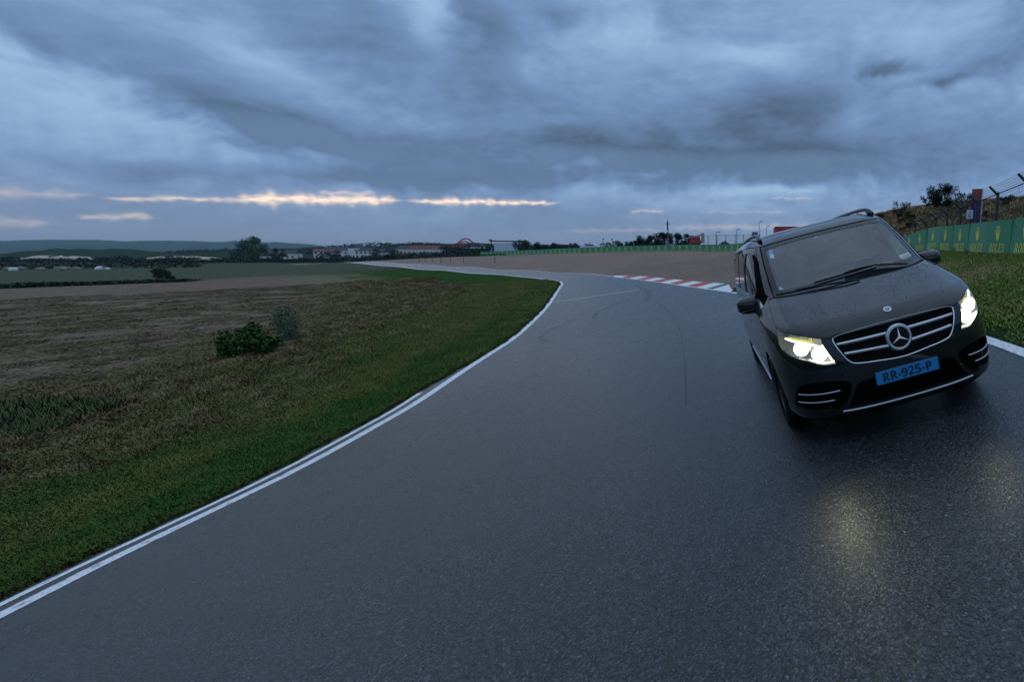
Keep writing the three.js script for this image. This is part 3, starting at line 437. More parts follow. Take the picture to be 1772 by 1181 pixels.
  const gWidth = y => { let m = 0; for (let i = 0; i < grille.length; i++) { const a = grille[i], b = grille[(i + 1) % grille.length]; if ((a[1] - y) * (b[1] - y) <= 0 && a[1] !== b[1]) m = Math.max(m, a[0] + (b[0] - a[0]) * (y - a[1]) / (b[1] - a[1])); } return m; };
  for (let k = 0; k < 13; k++) { const y = .640 + k * .0205, w = gWidth(y) - .012; if (w > .1) { const l = []; for (let i = 0; i <= 14; i++) l.push(onNose(mix(-w, w, i / 14), y, -.036)); const g = tube(l, .0058, 40, 6); part('louvre', g, vanBlack, gr); } }
  const ring = grilleHalf.slice(4); const lowRing = [...flip(ring).slice(0, -1), ...[...ring].reverse()];
  const lowPts = [...curve2(flip(grilleR).slice(6).map(p => p), 30), ...flip(grilleHalf.slice(12, 13)), [0, .614], ...grilleHalf.slice(12, 13), ...curve2(grilleR.slice(6), 30).reverse()];
  part('surround', tube(lowPts.map(p => onNose(p[0], p[1], .003)), .0068, 160, 8), chrome, gr);
  part('top_trim', tube([...grille.slice(0, 1)].length ? curve2([...flip(grilleR.slice(0, 7)).reverse(), ...flip(grilleHalf.slice(0, 3)).reverse(), ...grilleHalf.slice(1, 3), ...grilleR.slice(0, 7)], 60).map(p => onNose(p[0], p[1], .001)) : [], .0028, 120, 6), satin, gr);
  for (const s of [-1, 1]) for (const [xa, ya, xb, yb] of [[.085, .822, .484, .829], [.07, .722, .446, .747]]) {
    const l = []; for (let i = 0; i <= 10; i++) { const t = i / 10; l.push(onNose(s * mix(xa, xb, t), mix(ya, yb, t), -.008)); }
    const g = tube(l, .0148, 24, 10), p = g.attributes.position; for (let i = 0; i < p.count; i++) { const c = .4; p.setZ(i, p.getZ(i)); }
    part('bar', g, satin, gr);
  }
  // the emblem in the grille: ring, dark glass disc and three-pointed star
  const em = new THREE.Group(); em.name = 'emblem'; em.position.set(...onNose(0, .770, .004)); em.rotation.x = -.10; gr.add(em);
  part('ring', [new THREE.TorusGeometry(.094, .0125, 14, 64), new THREE.CylinderGeometry(.108, .108, .03, 48).rotateX(Math.PI / 2).translate(0, 0, -.02)], satin, em);
  part('disc', new THREE.CylinderGeometry(.0865, .0865, .012, 48).rotateX(Math.PI / 2).translate(0, 0, .002), mat([.004, .0045, .006], .25, { specularIntensity: .4 }), em);
  const starShape = (R, r) => { const sh = new THREE.Shape(); for (let i = 0; i < 6; i++) { const a = Math.PI / 2 + i * Math.PI / 3, q = i % 2 ? r : R; i ? sh.lineTo(q * Math.cos(a), q * Math.sin(a)) : sh.moveTo(q * Math.cos(a), q * Math.sin(a)); } return sh; };
  part('star', [new THREE.ExtrudeGeometry(starShape(.084, .0095), { depth: .006, bevelEnabled: true, bevelSize: .0012, bevelThickness: .002, bevelSegments: 1 }).translate(0, 0, .008), new THREE.TorusGeometry(.0855, .0032, 8, 64).translate(0, 0, .009)], chrome, em);
  part('camera_lens', new THREE.CylinderGeometry(.011, .013, .02, 16).rotateX(Math.PI / 2).translate(...onNose(.005, .645, -.012)), vanBlack, gr);
  // bonnet badge
  const bd = new THREE.Group(); bd.name = 'bonnet_badge'; { const n = nose.normal(0, .983); bd.position.set(...onNose(0, .983, .003)); bd.quaternion.setFromUnitVectors(V(0, 0, 1), n); } van.add(bd);
  part('rim', new THREE.CylinderGeometry(.0315, .0325, .005, 40).rotateX(Math.PI / 2), mat([.72, .74, .76], .3, { metalness: .6 }), bd);
  part('disc', new THREE.CylinderGeometry(.019, .019, .003, 32).rotateX(Math.PI / 2).translate(0, 0, .003), mat([.02, .022, .03], .2), bd);
  part('star', new THREE.ExtrudeGeometry(starShape(.0185, .0042), { depth: .002, bevelEnabled: false }).translate(0, 0, .0045), mat([.8, .8, .8], .2, { metalness: .6 }), bd);
  // middle inlet with slats, bright strip below
  const li = part('lower_inlet', skin(nose, inset(lower, -.015), [], { offset: -.07 }), vanVoid, van);
  for (let k = 0; k < 5; k++) { const y = .335 + k * .034, w = mix(.5, .42, k / 4) - .015, l = []; for (let i = 0; i <= 10; i++) l.push(onNose(mix(-w, w, i / 10), y, -.035)); part('slat', tube(l, .006, 30, 6), vanVoid, li); }
  { const l = []; for (let i = 0; i <= 24; i++) { const x = mix(-.553, .553, i / 24); l.push(onNose(x, .279 + .015 * (x / .553) ** 2, .006)); } const g = tube(l, .0085, 60, 8), p = g.attributes.position; part('bumper_strip', g, satin, van); }
  // number plate
  const font = await new FontLoader().loadAsync('fonts/droid/droid_sans_bold.typeface.json');
  const pl = new THREE.Group(); pl.name = 'number_plate'; pl.position.set(.002, .4945, .014); pl.rotation.x = -.03; van.add(pl);
  part('plate', new RoundedBoxGeometry(.52, .104, .006, 3, .003), mat([.012, .22, .50], .35), pl);
  part('plate_holder', new RoundedBoxGeometry(.534, .118, .02, 3, .005).translate(0, 0, -.013), vanBlack, pl);
  { const g = new TextGeometry('RR-925-P', { font, size: .066, depth: .0012, curveSegments: 6 }); g.computeBoundingBox(); const b = g.boundingBox, w = b.max.x - b.min.x, h = b.max.y - b.min.y; g.translate(-(b.min.x + b.max.x) / 2, -(b.min.y + b.max.y) / 2, .0036); g.scale(.405 / w, .072 / h, 1); part('plate_lettering', g, mat([.008, .01, .015], .5), pl); }
  // headlamps
  const glow = new THREE.MeshStandardMaterial({ color: 0x000000 }); glow.emissive.setRGB(1, .97, .80); glow.emissiveIntensity = 6;
  const glowSoft = new THREE.MeshStandardMaterial({ color: 0x000000 }); glowSoft.emissive.setRGB(1, .98, .72); glowSoft.emissiveIntensity = 2.4;
  const glowAmber = new THREE.MeshStandardMaterial({ color: 0x000000 }); glowAmber.emissive.setRGB(.85, .80, .06); glowAmber.emissiveIntensity = .55;
  const reflector = mat([.7, .71, .68], .22, { metalness: 1 });
  for (const s of [-1, 1]) {
    const f = p => s > 0 ? p : flip(p), hl = new THREE.Group(); hl.name = 'headlight'; van.add(hl);
    part('lens', skin(nose, f(inset(headRound, .002)), [], { step: .03 }), lensGlass, hl);
    part('housing', [skin(nose, f(headRound), [], { offset: -.105, step: .05 }), ...(() => { const l = f(headRound), g = []; for (let i = 0; i < l.length; i++) { const a = l[i], b = l[(i + 1) % l.length], A = nose.at(...a).addScaledVector(nose.normal(...a), -.004), B = nose.at(...b).addScaledVector(nose.normal(...b), -.004), C = nose.at(...b).addScaledVector(nose.normal(...b), -.106), D = nose.at(...a).addScaledVector(nose.normal(...a), -.106); const q = new THREE.BufferGeometry(); q.setAttribute('position', new THREE.Float32BufferAttribute([...A.toArray(), ...B.toArray(), ...C.toArray(), ...A.toArray(), ...C.toArray(), ...D.toArray()], 3)); q.computeVertexNormals(); g.push(q); } return g; })()], mat([.45, .46, .45], .35, { metalness: .8 }), hl);
    for (const [x, y, r] of [[.772, .846, .043], [.645, .790, .045]]) {
      const n = nose.normal(s * x, y), c = V(...onNose(s * x, y, -.055)), q = new THREE.Quaternion().setFromUnitVectors(V(0, 0, 1), V(n.x * .35, .02, 1).normalize());
      const place = g => g.applyQuaternion(q).translate(c.x, c.y, c.z);
      part('lamp_bowl', place(new THREE.LatheGeometry([[.012, -.03], [.035, -.02], [.052, 0], [.062, .025]].map(p => new THREE.Vector2(p[0], p[1])), 32).rotateX(Math.PI / 2)), reflector, hl);
      part('lamp', place(new THREE.SphereGeometry(r * 1.2, 28, 16).scale(1.05, .86, .35)), glow, hl);
    }
    const strip = (pts, w, material, name) => part(name, tube(pts.map(p => onNose(s * p[0], p[1], -.02)), w, 40, 8), material, hl);
    strip([[.842, .928], [.80, .908], [.74, .888], [.68, .868], [.635, .845]], .008, glowSoft, 'daytime_lamp');
    strip([[.597, .85], [.588, .815], [.567, .755], [.542, .700]], .007, glowSoft, 'daytime_lamp');
    strip([[.56, .703], [.62, .708], [.67, .724], [.72, .748]], .005, glowSoft, 'daytime_lamp');
    part('turn_lamp', skin(nose, f([[.825, .945], [.74, .922], [.66, .898], [.655, .876], [.74, .902], [.825, .930]]), [], { offset: -.03 }), glowAmber, hl);
    for (let k = 0; k < 6; k++) { const x = .62 + k * .035, y = .905 + k * .008; part('fin', box(.003, .022, .03).translate(...onNose(s * x, y - .012, -.025)), reflector, hl); }
    // its beam: a lamp of the size of the projector just in front of it
    const beam = new THREE.SpotLight(new THREE.Color(1, .94, .58), s < 0 ? .5 : .22, 0, s < 0 ? .75 : .5, 1, 2); beam.position.set(...onNose(s * .70, .82, .01)); beam.target.position.set(s < 0 ? -.5 : -.25, -.1, s < 0 ? 2.6 : 1.6); beam.shadow.radius = 2.5; beam.castShadow = true; van.add(beam, beam.target);
  }
  // wipers
  const wiper = (pts, blade0, blade1, arm) => { const w = new THREE.Group(); w.name = 'wiper'; van.add(w); const l = []; for (let i = 0; i <= 12; i++) l.push(onNose(mix(blade0[0], blade1[0], i / 12), mix(blade0[1], blade1[1], i / 12), .014)); part('blade', tube(l, .0085, 30, 6), vanMatt, w); part('arm', tube(arm.map(p => onNose(p[0], p[1], p[2])), .0095, 30, 6), vanBlack, w); };
  wiper(0, [-.37, 1.258], [.27, 1.277], [[-.06, 1.268, .024], [.08, 1.272, .028], [.24, 1.268, .026], [.4, 1.245, .02], [.545, 1.218, .012]]);
  wiper(0, [-.735, 1.228], [-.31, 1.22], [[-.55, 1.226, .024], [-.38, 1.218, .026], [-.1, 1.20, .02], [.02, 1.196, .012]]);
  // stickers on the glass
  const st = part('parking_sticker', skin(nose, [[-.632, 1.690], [-.590, 1.680], [-.612, 1.585], [-.652, 1.596]], [], { offset: -.009 }), mat([.03, .33, .62], .5), ws);
  part('sticker_foot', skin(nose, [[-.601, 1.626], [-.640, 1.636], [-.6515, 1.597], [-.6125, 1.586]], [], { offset: -.0075 }), mat([.62, .66, .68], .5), ws);
  part('permit_card', skin(nose, [[.545, 1.322], [.683, 1.327], [.698, 1.288], [.558, 1.284]], [], { offset: -.009 }), mat([.55, .57, .58], .5), ws);
  part('permit_stripe', skin(nose, [[.570, 1.303], [.672, 1.307], [.676, 1.297], [.572, 1.293]], [], { offset: -.0075 }), mat([.5, .08, .08], .5), ws);
  part('triangle_sticker', skin(nose, [[-.678, 1.315], [-.652, 1.279], [-.698, 1.281]], [], { offset: -.009 }), mat([.5, .5, .48], .5), ws);
  // inside
  const cab = mat([.022, .022, .023], .8);
  part('dashboard', [new RoundedBoxGeometry(1.62, .26, .62, 3, .08).translate(0, 1.09, -1.32), new RoundedBoxGeometry(.5, .10, .2, 3, .04).translate(.38, 1.215, -1.42)], cab, van);
  const sw = new THREE.Group(); sw.name = 'steering_wheel'; sw.position.set(.38, 1.17, -1.62); sw.rotation.x = -.42; van.add(sw);
  part('rim', new THREE.TorusGeometry(.185, .016, 10, 40), mat([.05, .05, .05], .45), sw); part('hub', [new THREE.CylinderGeometry(.06, .06, .04, 20).rotateX(Math.PI / 2), box(.34, .035, .02), box(.035, .17, .02, 0, -.09, 0)], cab, sw);
  for (const [x, z] of [[-.40, -2.12], [.40, -2.12], [-.5, -3.1], [0, -3.1], [.5, -3.1]]) { const se = new THREE.Group(); se.name = 'seat'; se.position.set(x, .35, z); van.add(se); part('cushion', new RoundedBoxGeometry(.48, .16, .5, 3, .05).translate(0, .38, .1), cab, se); part('backrest', new RoundedBoxGeometry(.46, .62, .14, 3, .06).rotateX(-.2).translate(0, .74, -.2), cab, se); part('headrest', new RoundedBoxGeometry(.26, .17, .10, 3, .045).translate(0, 1.14, -.28), cab, se); }
  part('headlining', box(1.35, .02, 2.9, 0, 1.76, -3.35), mat([.06, .06, .062], .9), van);
  part('interior_mirror', new RoundedBoxGeometry(.23, .065, .03, 3, .014).translate(0, 1.575, -1.62), vanBlack, van);
  // rain drops standing on the bonnet
  const dr = seeded(51), dropG = new THREE.SphereGeometry(1, 8, 5, 0, Math.PI * 2, 0, Math.PI / 2), drops = new THREE.InstancedMesh(dropG, mat([.003, .003, .004], .03, { specularIntensity: 1 }), 900), mm = new THREE.Matrix4(), qq = new THREE.Quaternion();
  for (let i = 0; i < 900; i++) { let x, y; do { x = (dr() * 2 - 1) * .8; y = .985 + .21 * Math.pow(dr(), .8); } while (fbm(x * 3, y * 9, 2) < -.25 + .35 * dr() || Math.hypot(x, (y - .983) * 3) < .1); const r = .0020 + .0034 * dr() ** 2, n = nose.normal(x, y), p = nose.at(x, y); qq.setFromUnitVectors(V(0, 1, 0), n); mm.compose(p, qq, V(r, r * .55, r)); drops.setMatrixAt(i, mm); }
  drops.name = 'rain_drops'; drops.userData.kind = 'stuff'; van.add(drops);
}
console.log('van done');
// ------------------------------------------------------------------ painted kerb of the outer edge
{
  const i0 = OUTER.findIndex(p => p[1] < -27), i1 = OUTER.findIndex(p => p[1] < -53.5);
  const seg = OUTER.slice(i0, i1 + 1), line = new THREE.CatmullRomCurve3(seg.map(p => V(p[0], 0, p[1])), false, 'centripetal'), L = line.getLength();
  const k = thing('kerb', 'red and white painted kerb between the track and the gravel', 'kerb');
  const cuts = [0]; while (cuts[cuts.length - 1] < L) cuts.push(cuts[cuts.length - 1] + (cuts.length === 1 ? 3.6 : cuts.length === 2 ? 1.3 : 2.35));
  for (let c = 0; c < cuts.length - 1; c++) {
    const a = cuts[c], b = Math.min(L, cuts[c + 1]), g = new THREE.BufferGeometry(), pos = [], idx = [], uv = [], n = 4;
    const wide = s => 1.15 * sm(-.5, 5, s) * sm(L + .3, L - 6, s) + .12;
    for (let i = 0; i <= n; i++) { const s = mix(a + .012, b - .012, i / n), p = line.getPointAt(clamp(s / L)), t = line.getTangentAt(clamp(s / L)), nx = -t.z, nz = t.x, w = wide(s); for (const [o, h] of [[-.02, -.05], [-.02, .012], [w * .5, .045], [w, .07], [w + .03, -.08]]) { const x = p.x + nx * o, z = p.z + nz * o; pos.push(x, H(x, z) + h, z); uv.push(x, z); } }
    for (let i = 0; i < n; i++) for (let j = 0; j < 4; j++) { const q = i * 5 + j; idx.push(q, q + 5, q + 1, q + 1, q + 5, q + 6); }
    g.setAttribute('position', new THREE.Float32BufferAttribute(pos, 3)); g.setAttribute('uv', new THREE.Float32BufferAttribute(uv, 2)); g.setIndex(idx); const gg = g.toNonIndexed(); gg.computeVertexNormals();
    part('kerb_block', gg, c === 1 ? M.paintGreen : c % 2 ? M.paintRed : M.paint, k);
  }
}
// ------------------------------------------------------------------ advertising boards
const serif = await new FontLoader().loadAsync('fonts/droid/droid_serif_regular.typeface.json');
const boardGreen = mat([.062, .27, .145], .5, { specularIntensity: .6 }), boardGreen2 = mat([.068, .285, .155], .45, { specularIntensity: .5 }), gold = mat([.88, .76, .07], .5), goldPale = mat([.80, .80, .30], .5), boardBack = mat([.03, .03, .03], .8);
{
  const P = 1.64, HB = 1.03, bend = (x, y) => .018 * Math.sin(x * 3.6 + 1.2) * (.4 + y) - .012 * Math.cos(x * Math.PI * 2 / P) ;
  const pg = new THREE.BoxGeometry(P - .012, HB, .05, 14, 5, 1).translate(0, HB / 2, 0); { const p = pg.attributes.position; for (let i = 0; i < p.count; i++) p.setZ(i, p.getZ(i) + bend(p.getX(i), p.getY(i) / HB)); pg.computeVertexNormals(); }
  const lay = g => { const p = g.attributes.position; for (let i = 0; i < p.count; i++) p.setZ(i, p.getZ(i) + .0262 + bend(p.getX(i), p.getY(i) / HB)); g.computeVertexNormals(); return g; };
  const tg = [...'ROLEX'].map((ch, i) => { const g = new TextGeometry(ch, { font: serif, size: .3, depth: .004, curveSegments: 5 }); g.computeBoundingBox(); const b = g.boundingBox, w = ch === 'L' ? .165 : .185; g.translate(-b.min.x, 0, 0); g.scale(w / (b.max.x - b.min.x), .255 / (ch === 'O' ? (b.max.y - b.min.y) : b.max.y), 1); const p = g.attributes.position; for (let k = 0; k < p.count; k++) p.setX(k, p.getX(k) + .17 * (p.getY(k) - .12)); g.translate(-.53 + i * .216, .085, 0); return lay(g); });
  // crown: a cup with five points, each tipped with a ball
  const sh = new THREE.Shape(); const tips = [[-.155, .30], [-.085, .40], [0, .43], [.085, .40], [.155, .30]]; sh.moveTo(-.072, .04); for (let i = 0; i < 5; i++) { const [x, y] = tips[i]; if (i) sh.lineTo(mix(tips[i - 1][0], x, .5) * .62, .185); sh.lineTo(x - .010, y); sh.lineTo(x + .010, y); } sh.lineTo(.072, .04); sh.quadraticCurveTo(0, -.02, -.072, .04);
  const eye = new THREE.Path(); eye.absellipse(0, .042, .034, .016, 0, Math.PI * 2, true); sh.holes.push(eye);
  const cg = lay(new THREE.ExtrudeGeometry(sh, { depth: .004, bevelEnabled: false, curveSegments: 8 }).translate(0, .42, 0)), bg = tips.map(([x, y]) => lay(new THREE.CylinderGeometry(.026, .026, .004, 12).rotateX(Math.PI / 2).translate(x, y + .43, .002)));
  const C = new THREE.CatmullRomCurve3(WALL.map(p => V(p[0], 0, p[1])), false, 'centripetal', .5); C.arcLengthDivisions = 4000; const L = C.getLength();
  const split = 47;                                                // the barrier beside the van, then the one across the gravel
  const near = thing('advertising_barrier', 'green advertising barrier with yellow lettering on the grass beside the van', 'barrier'), far = thing('advertising_barrier', 'long green advertising barrier curving along the top of the gravel bed', 'barrier');
  for (let s = 28.8 - P * 9, k = 0; s < L - 3 && k < 96; s += P, k++) {
    const p = C.getPointAt(s / L), t = C.getTangentAt(s / L); if (p.x < -68) break;
    const y = H(p.x, p.z), a = C.getPointAt((s - P / 2) / L), b = C.getPointAt((s + P / 2) / L), slope = Math.atan2(H(b.x, b.z) - H(a.x, a.z), P);
    const b1 = part('board', pg, k % 3 === 1 ? boardGreen2 : boardGreen, s < split ? near : far); b1.position.set(p.x, y - .04, p.z); b1.rotation.set(.03 * Math.sin(k * 2.3) - .02, Math.atan2(-t.z, t.x) + Math.PI, -slope, 'YXZ');
    for (const q of tg) part('letter', q, gold, b1); part('crown_emblem', cg, gold, b1); for (const q of bg) part('crown_pearl', q, goldPale, b1);
  }
}
// ------------------------------------------------------------------ mesh fence behind the boards
const steel = mat([.05, .053, .058], .55, { metalness: .4 }), wire = mat([.07, .075, .08], .5, { metalness: .5 });
function wireFence(label, line, height, step, arm, rows, rail) {
  const f = thing('mesh_fence', label, 'fence'), wires = [], tops = [], arms = [];
  const tall = (x, z) => typeof height === 'number' ? height : height(z) + EYE - H(x, z);
  for (let i = 0; i < line.length; i++) {
    const [x, z] = line[i], y = H(x, z), h = tall(x, z), q = line[Math.min(i + 1, line.length - 1)], o = line[Math.max(0, i - 1)], l = Math.hypot(q[0] - o[0], q[1] - o[1]), nx = (q[1] - o[1]) / l, nz = -(q[0] - o[0]) / l;
    tops.push([x, y + h, z]); arms.push([x + nx * arm, y + h + arm * .75, z + nz * arm]);
    part('post', [box(.085, h + .35, .085, x, y + h / 2 - .12, z)], steel, f);
    if (arm) part('post_arm', bar([x, y + h - .05, z], arms[i], .05, .042, 6), steel, f);
  }
  for (let i = 0; i < line.length - 1; i++) {
    const a = tops[i], b = tops[i + 1], h = tall(a[0], a[2]);
    part('rail', bar(a, b, .022, .022, 6), steel, f);
    if (rail) part('rail', bar([a[0], a[1] - h * .38, a[2]], [b[0], b[1] - h * .38, b[2]], .014, .014, 6), steel, f);
    for (let r = 0; r < rows; r++) { const t = (r + .5) / rows; wires.push(bar([a[0], a[1] - h * t, a[2]], [b[0], b[1] - h * t, b[2]], .006, .006, 3)); }
    if (arm) { for (let r = 1; r <= 4; r++) { const t = r / 4, m = (p, q) => [mix(p[0], q[0], t), mix(p[1], q[1], t), mix(p[2], q[2], t)], A = m(a, arms[i]), B = m(b, arms[i + 1]), mid = [(A[0] + B[0]) / 2, (A[1] + B[1]) / 2 - .06 * t, (A[2] + B[2]) / 2]; wires.push(bar(A, mid, .007, .007, 3), bar(mid, B, .007, .007, 3)); } }
    const n = Math.round(Math.hypot(b[0] - a[0], b[2] - a[2]) / .16); for (let k = 1; k < n; k++) { const t = k / n, x = mix(a[0], b[0], t), z = mix(a[2], b[2], t), y = mix(a[1], b[1], t); wires.push(bar([x, y, z], [x, y - h, z], .0042, .0042, 3)); if (arm) { const e = [mix(arms[i][0], arms[i + 1][0], t), mix(arms[i][1], arms[i + 1][1], t) - .05, mix(arms[i][2], arms[i + 1][2], t)]; wires.push(bar([x, y, z], e, .0042, .0042, 3)); } }
  }
  stuff(part('wire_mesh', merge(wires), wire, f)); return f;
}
wireFence('tall mesh fence with inward arms behind the green boards beside the dune', [-10.6, -12.9, -15.1, -17.35, -19.5, -21.35, -23.1, -24.8, -26.4, -28.2, -30].map(z => [9.1, z]), z => 2.4 - (-z - 17.35) * .07, 2, .36, 13, true);
wireFence('far mesh fence behind the green barrier across the gravel', [[-15, -90], [-13.2, -89.2], [-11.4, -88.2], [-9.6, -87], [-7.8, -85.8], [-6, -84.6], [-4.4, -83.2], [-2.8, -81.8], [-1.4, -80.2]].map(p => [p[0], p[1] - 4]), 2.5, 2, 0, 8, false);

// ------------------------------------------------------------------ grass
// a round patch of turf of radius 1: many single blades, heights in units of the blade length
function patch(n, seed, wdt, lean0 = .3, fill = 1) {
  const r = seeded(seed), pos = [], nor = [], col = [], v = V();
  for (let i = 0; i < n; i++) {
    const a = r() * 6.283, d = fill * Math.pow(r(), .55), x = Math.cos(a) * d, z = Math.sin(a) * d, b = r() * 6.283, h = .45 + .75 * r() * r() + .2 * r(), l = wdt * (3 + 9 * r()) * lean0 * 2, lx = Math.cos(b) * l, lz = Math.sin(b) * l, c = r() * 6.283, wx = Math.cos(c) * wdt / 2, wz = Math.sin(c) * wdt / 2, k = .62 + .7 * r(), y = r() > .85 ? 1.25 : 1;
    v.set(-lx * 1.5 + (r() - .5) * .9, 1, -lz * 1.5 + (r() - .5) * .9).normalize();
    for (const p of [[x - wx, 0, z - wz], [x + wx, 0, z + wz], [x + lx * .4 + wx * .75, h * .6, z + lz * .4 + wz * .75], [x - wx, 0, z - wz], [x + lx * .4 + wx * .75, h * .6, z + lz * .4 + wz * .75], [x + lx, h, z + lz]]) { pos.push(...p); nor.push(v.x, v.y, v.z); col.push(k * y, k, k * .9); }
  }
  const g = new THREE.BufferGeometry(); g.setAttribute('position', new THREE.Float32BufferAttribute(pos, 3)); g.setAttribute('normal', new THREE.Float32BufferAttribute(nor, 3)); g.setAttribute('color', new THREE.Float32BufferAttribute(col, 3)); return g;
}
const grassMat = new THREE.MeshPhysicalMaterial({ roughness: .75, vertexColors: true, side: THREE.DoubleSide, specularIntensity: .35 });
function scatter(name, label, category, geo, count, pick, seed, material = grassMat) {
  const r = seeded(seed), m = new THREE.InstancedMesh(geo, material, count), mm = new THREE.Matrix4(), q = new THREE.Quaternion(), q2 = new THREE.Quaternion(), up = V(0, 1, 0), c = new THREE.Color(), o = {};
  let n = 0, tries = 0; while (n < count && tries++ < count * 8) { if (!pick(r, o)) continue; q.setFromUnitVectors(up, groundNormal(o.x, o.z)).multiply(q2.setFromAxisAngle(up, r() * 6.283)); const s = o.s * (.8 + .4 * r()); mm.compose(V(o.x, H(o.x, o.z) - .006, o.z), q, V(s, o.h * (.75 + .5 * r()), s)); m.setMatrixAt(n, mm); c.setRGB(o.r, o.g, o.b); m.setColorAt(n, c); n++; }
  m.count = n; m.name = name; stuff(m, label, category); m.castShadow = m.receiveShadow = true; scene.add(m); return m;
}
const inField = (x, z) => x < -1 && within(fieldPoly, x, z);
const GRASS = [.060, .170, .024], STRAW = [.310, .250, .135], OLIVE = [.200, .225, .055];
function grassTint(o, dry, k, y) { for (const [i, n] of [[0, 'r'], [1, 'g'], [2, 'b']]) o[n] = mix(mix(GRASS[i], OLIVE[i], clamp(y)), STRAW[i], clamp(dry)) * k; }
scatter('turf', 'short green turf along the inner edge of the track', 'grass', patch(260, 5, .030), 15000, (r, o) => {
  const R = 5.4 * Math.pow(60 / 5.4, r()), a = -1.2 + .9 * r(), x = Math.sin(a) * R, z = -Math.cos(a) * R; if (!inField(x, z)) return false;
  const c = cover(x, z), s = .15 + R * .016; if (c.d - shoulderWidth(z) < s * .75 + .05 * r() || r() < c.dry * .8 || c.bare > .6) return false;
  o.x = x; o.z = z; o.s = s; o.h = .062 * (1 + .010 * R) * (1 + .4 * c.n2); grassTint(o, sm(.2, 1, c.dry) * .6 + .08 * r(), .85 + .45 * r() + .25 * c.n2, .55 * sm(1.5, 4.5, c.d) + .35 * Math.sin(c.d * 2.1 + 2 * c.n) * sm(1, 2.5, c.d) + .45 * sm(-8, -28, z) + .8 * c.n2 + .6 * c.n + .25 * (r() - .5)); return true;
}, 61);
scatter('edge_turf', 'ragged fringe of turf creeping over the dark shoulder of the track', 'grass', patch(90, 6, .06), 3600, (r, o) => {
  const i = Math.floor(r() * (INNER.length - 2)), t = r(), x0 = mix(INNER[i][0], INNER[i + 1][0], t), z0 = mix(INNER[i][1], INNER[i + 1][1], t), R = Math.hypot(x0, z0); if (R > 60 || z0 > -1.5) return false; const l = Math.hypot(INNER[i + 1][0] - INNER[i][0], INNER[i + 1][1] - INNER[i][1]), d = shoulderWidth(z0) - .07 + .22 * r() + .12 * noise(x0 * 2.1, z0 * 2.1), x = x0 + (INNER[i + 1][1] - INNER[i][1]) / l * d, z = z0 - (INNER[i + 1][0] - INNER[i][0]) / l * d;
  o.x = x; o.z = z; o.s = .09 + .05 * r() + R * .001; o.h = .05; const br = r() > .72 ? .6 : .08; grassTint(o, br, .7 + .35 * r(), .5 * r()); return true;
}, 65);
scatter('dry_grass', 'dry straw coloured grass thinning out over the brown field', 'grass', patch(200, 8, .036, .5), 13000, (r, o) => {
  const R = 8 * Math.pow(80 / 8, r()), a = -1.2 + .9 * r(), x = Math.sin(a) * R, z = -Math.cos(a) * R; if (!inField(x, z)) return false;
  const c = cover(x, z); if (r() > c.dry * (1 - .95 * c.bare)) return false;
  const green = sm(.0, .5, fbm(x * .33 + 9, z * .33, 3)); o.x = x; o.z = z; o.s = .15 + R * .015; o.h = .06 * (1 + .008 * R) * (1 - .5 * c.bare) * (1 + .6 * c.n2); if (r() < .07) { o.h *= 2.2; o.s *= .55; } grassTint(o, .92 - .75 * green, (.72 + .5 * r()) * mix(1, .85, c.bare), .7 + .3 * r()); return true;
}, 62);
scatter('verge_grass', 'rough green grass between the track and the boards beside the van', 'grass', patch(200, 15, .034), 5200, (r, o) => {
  const z = 2 - 38 * Math.pow(r(), .8), x = 2.9 + 6.2 * r(); if (!within(vergePoly, x - .25, z) || !within(vergePoly, x + .2, z)) return false; const n = fbm(x * .8, z * .8, 3);
  o.x = x; o.z = z; o.s = .26; o.h = .048 * (1 + .6 * n); grassTint(o, sm(-.15, .4, fbm(x * .5, z * .5, 4)) * .7 + .15 * r(), 1.5 + .5 * r() + .3 * n, .3 + .4 * r()); return true;
}, 63);
scatter('marram_grass', 'dry brown marram grass covering the dune behind the fence', 'grass', patch(130, 25, .045, .5), 7000, (r, o) => {
  const z = -4 - 85 * r(), x = 7.5 + 36 * Math.pow(r(), 1.3); if (within(vergePoly, x - .5, z) || within(gravelPoly, x - .6, z)) return false; const n = fbm(x * .22, z * .22, 4), n2 = fbm(x * .7, z * .7, 3);
  o.x = x; o.z = z; o.s = .55; o.h = .22 * (1 + .8 * n2); grassTint(o, .72 + .28 * sm(-.5, .2, n), .7 + .65 * r() + .7 * n2, .4); o.g *= .93; o.r *= 1.06; o.b *= .82; return true;
}, 64);
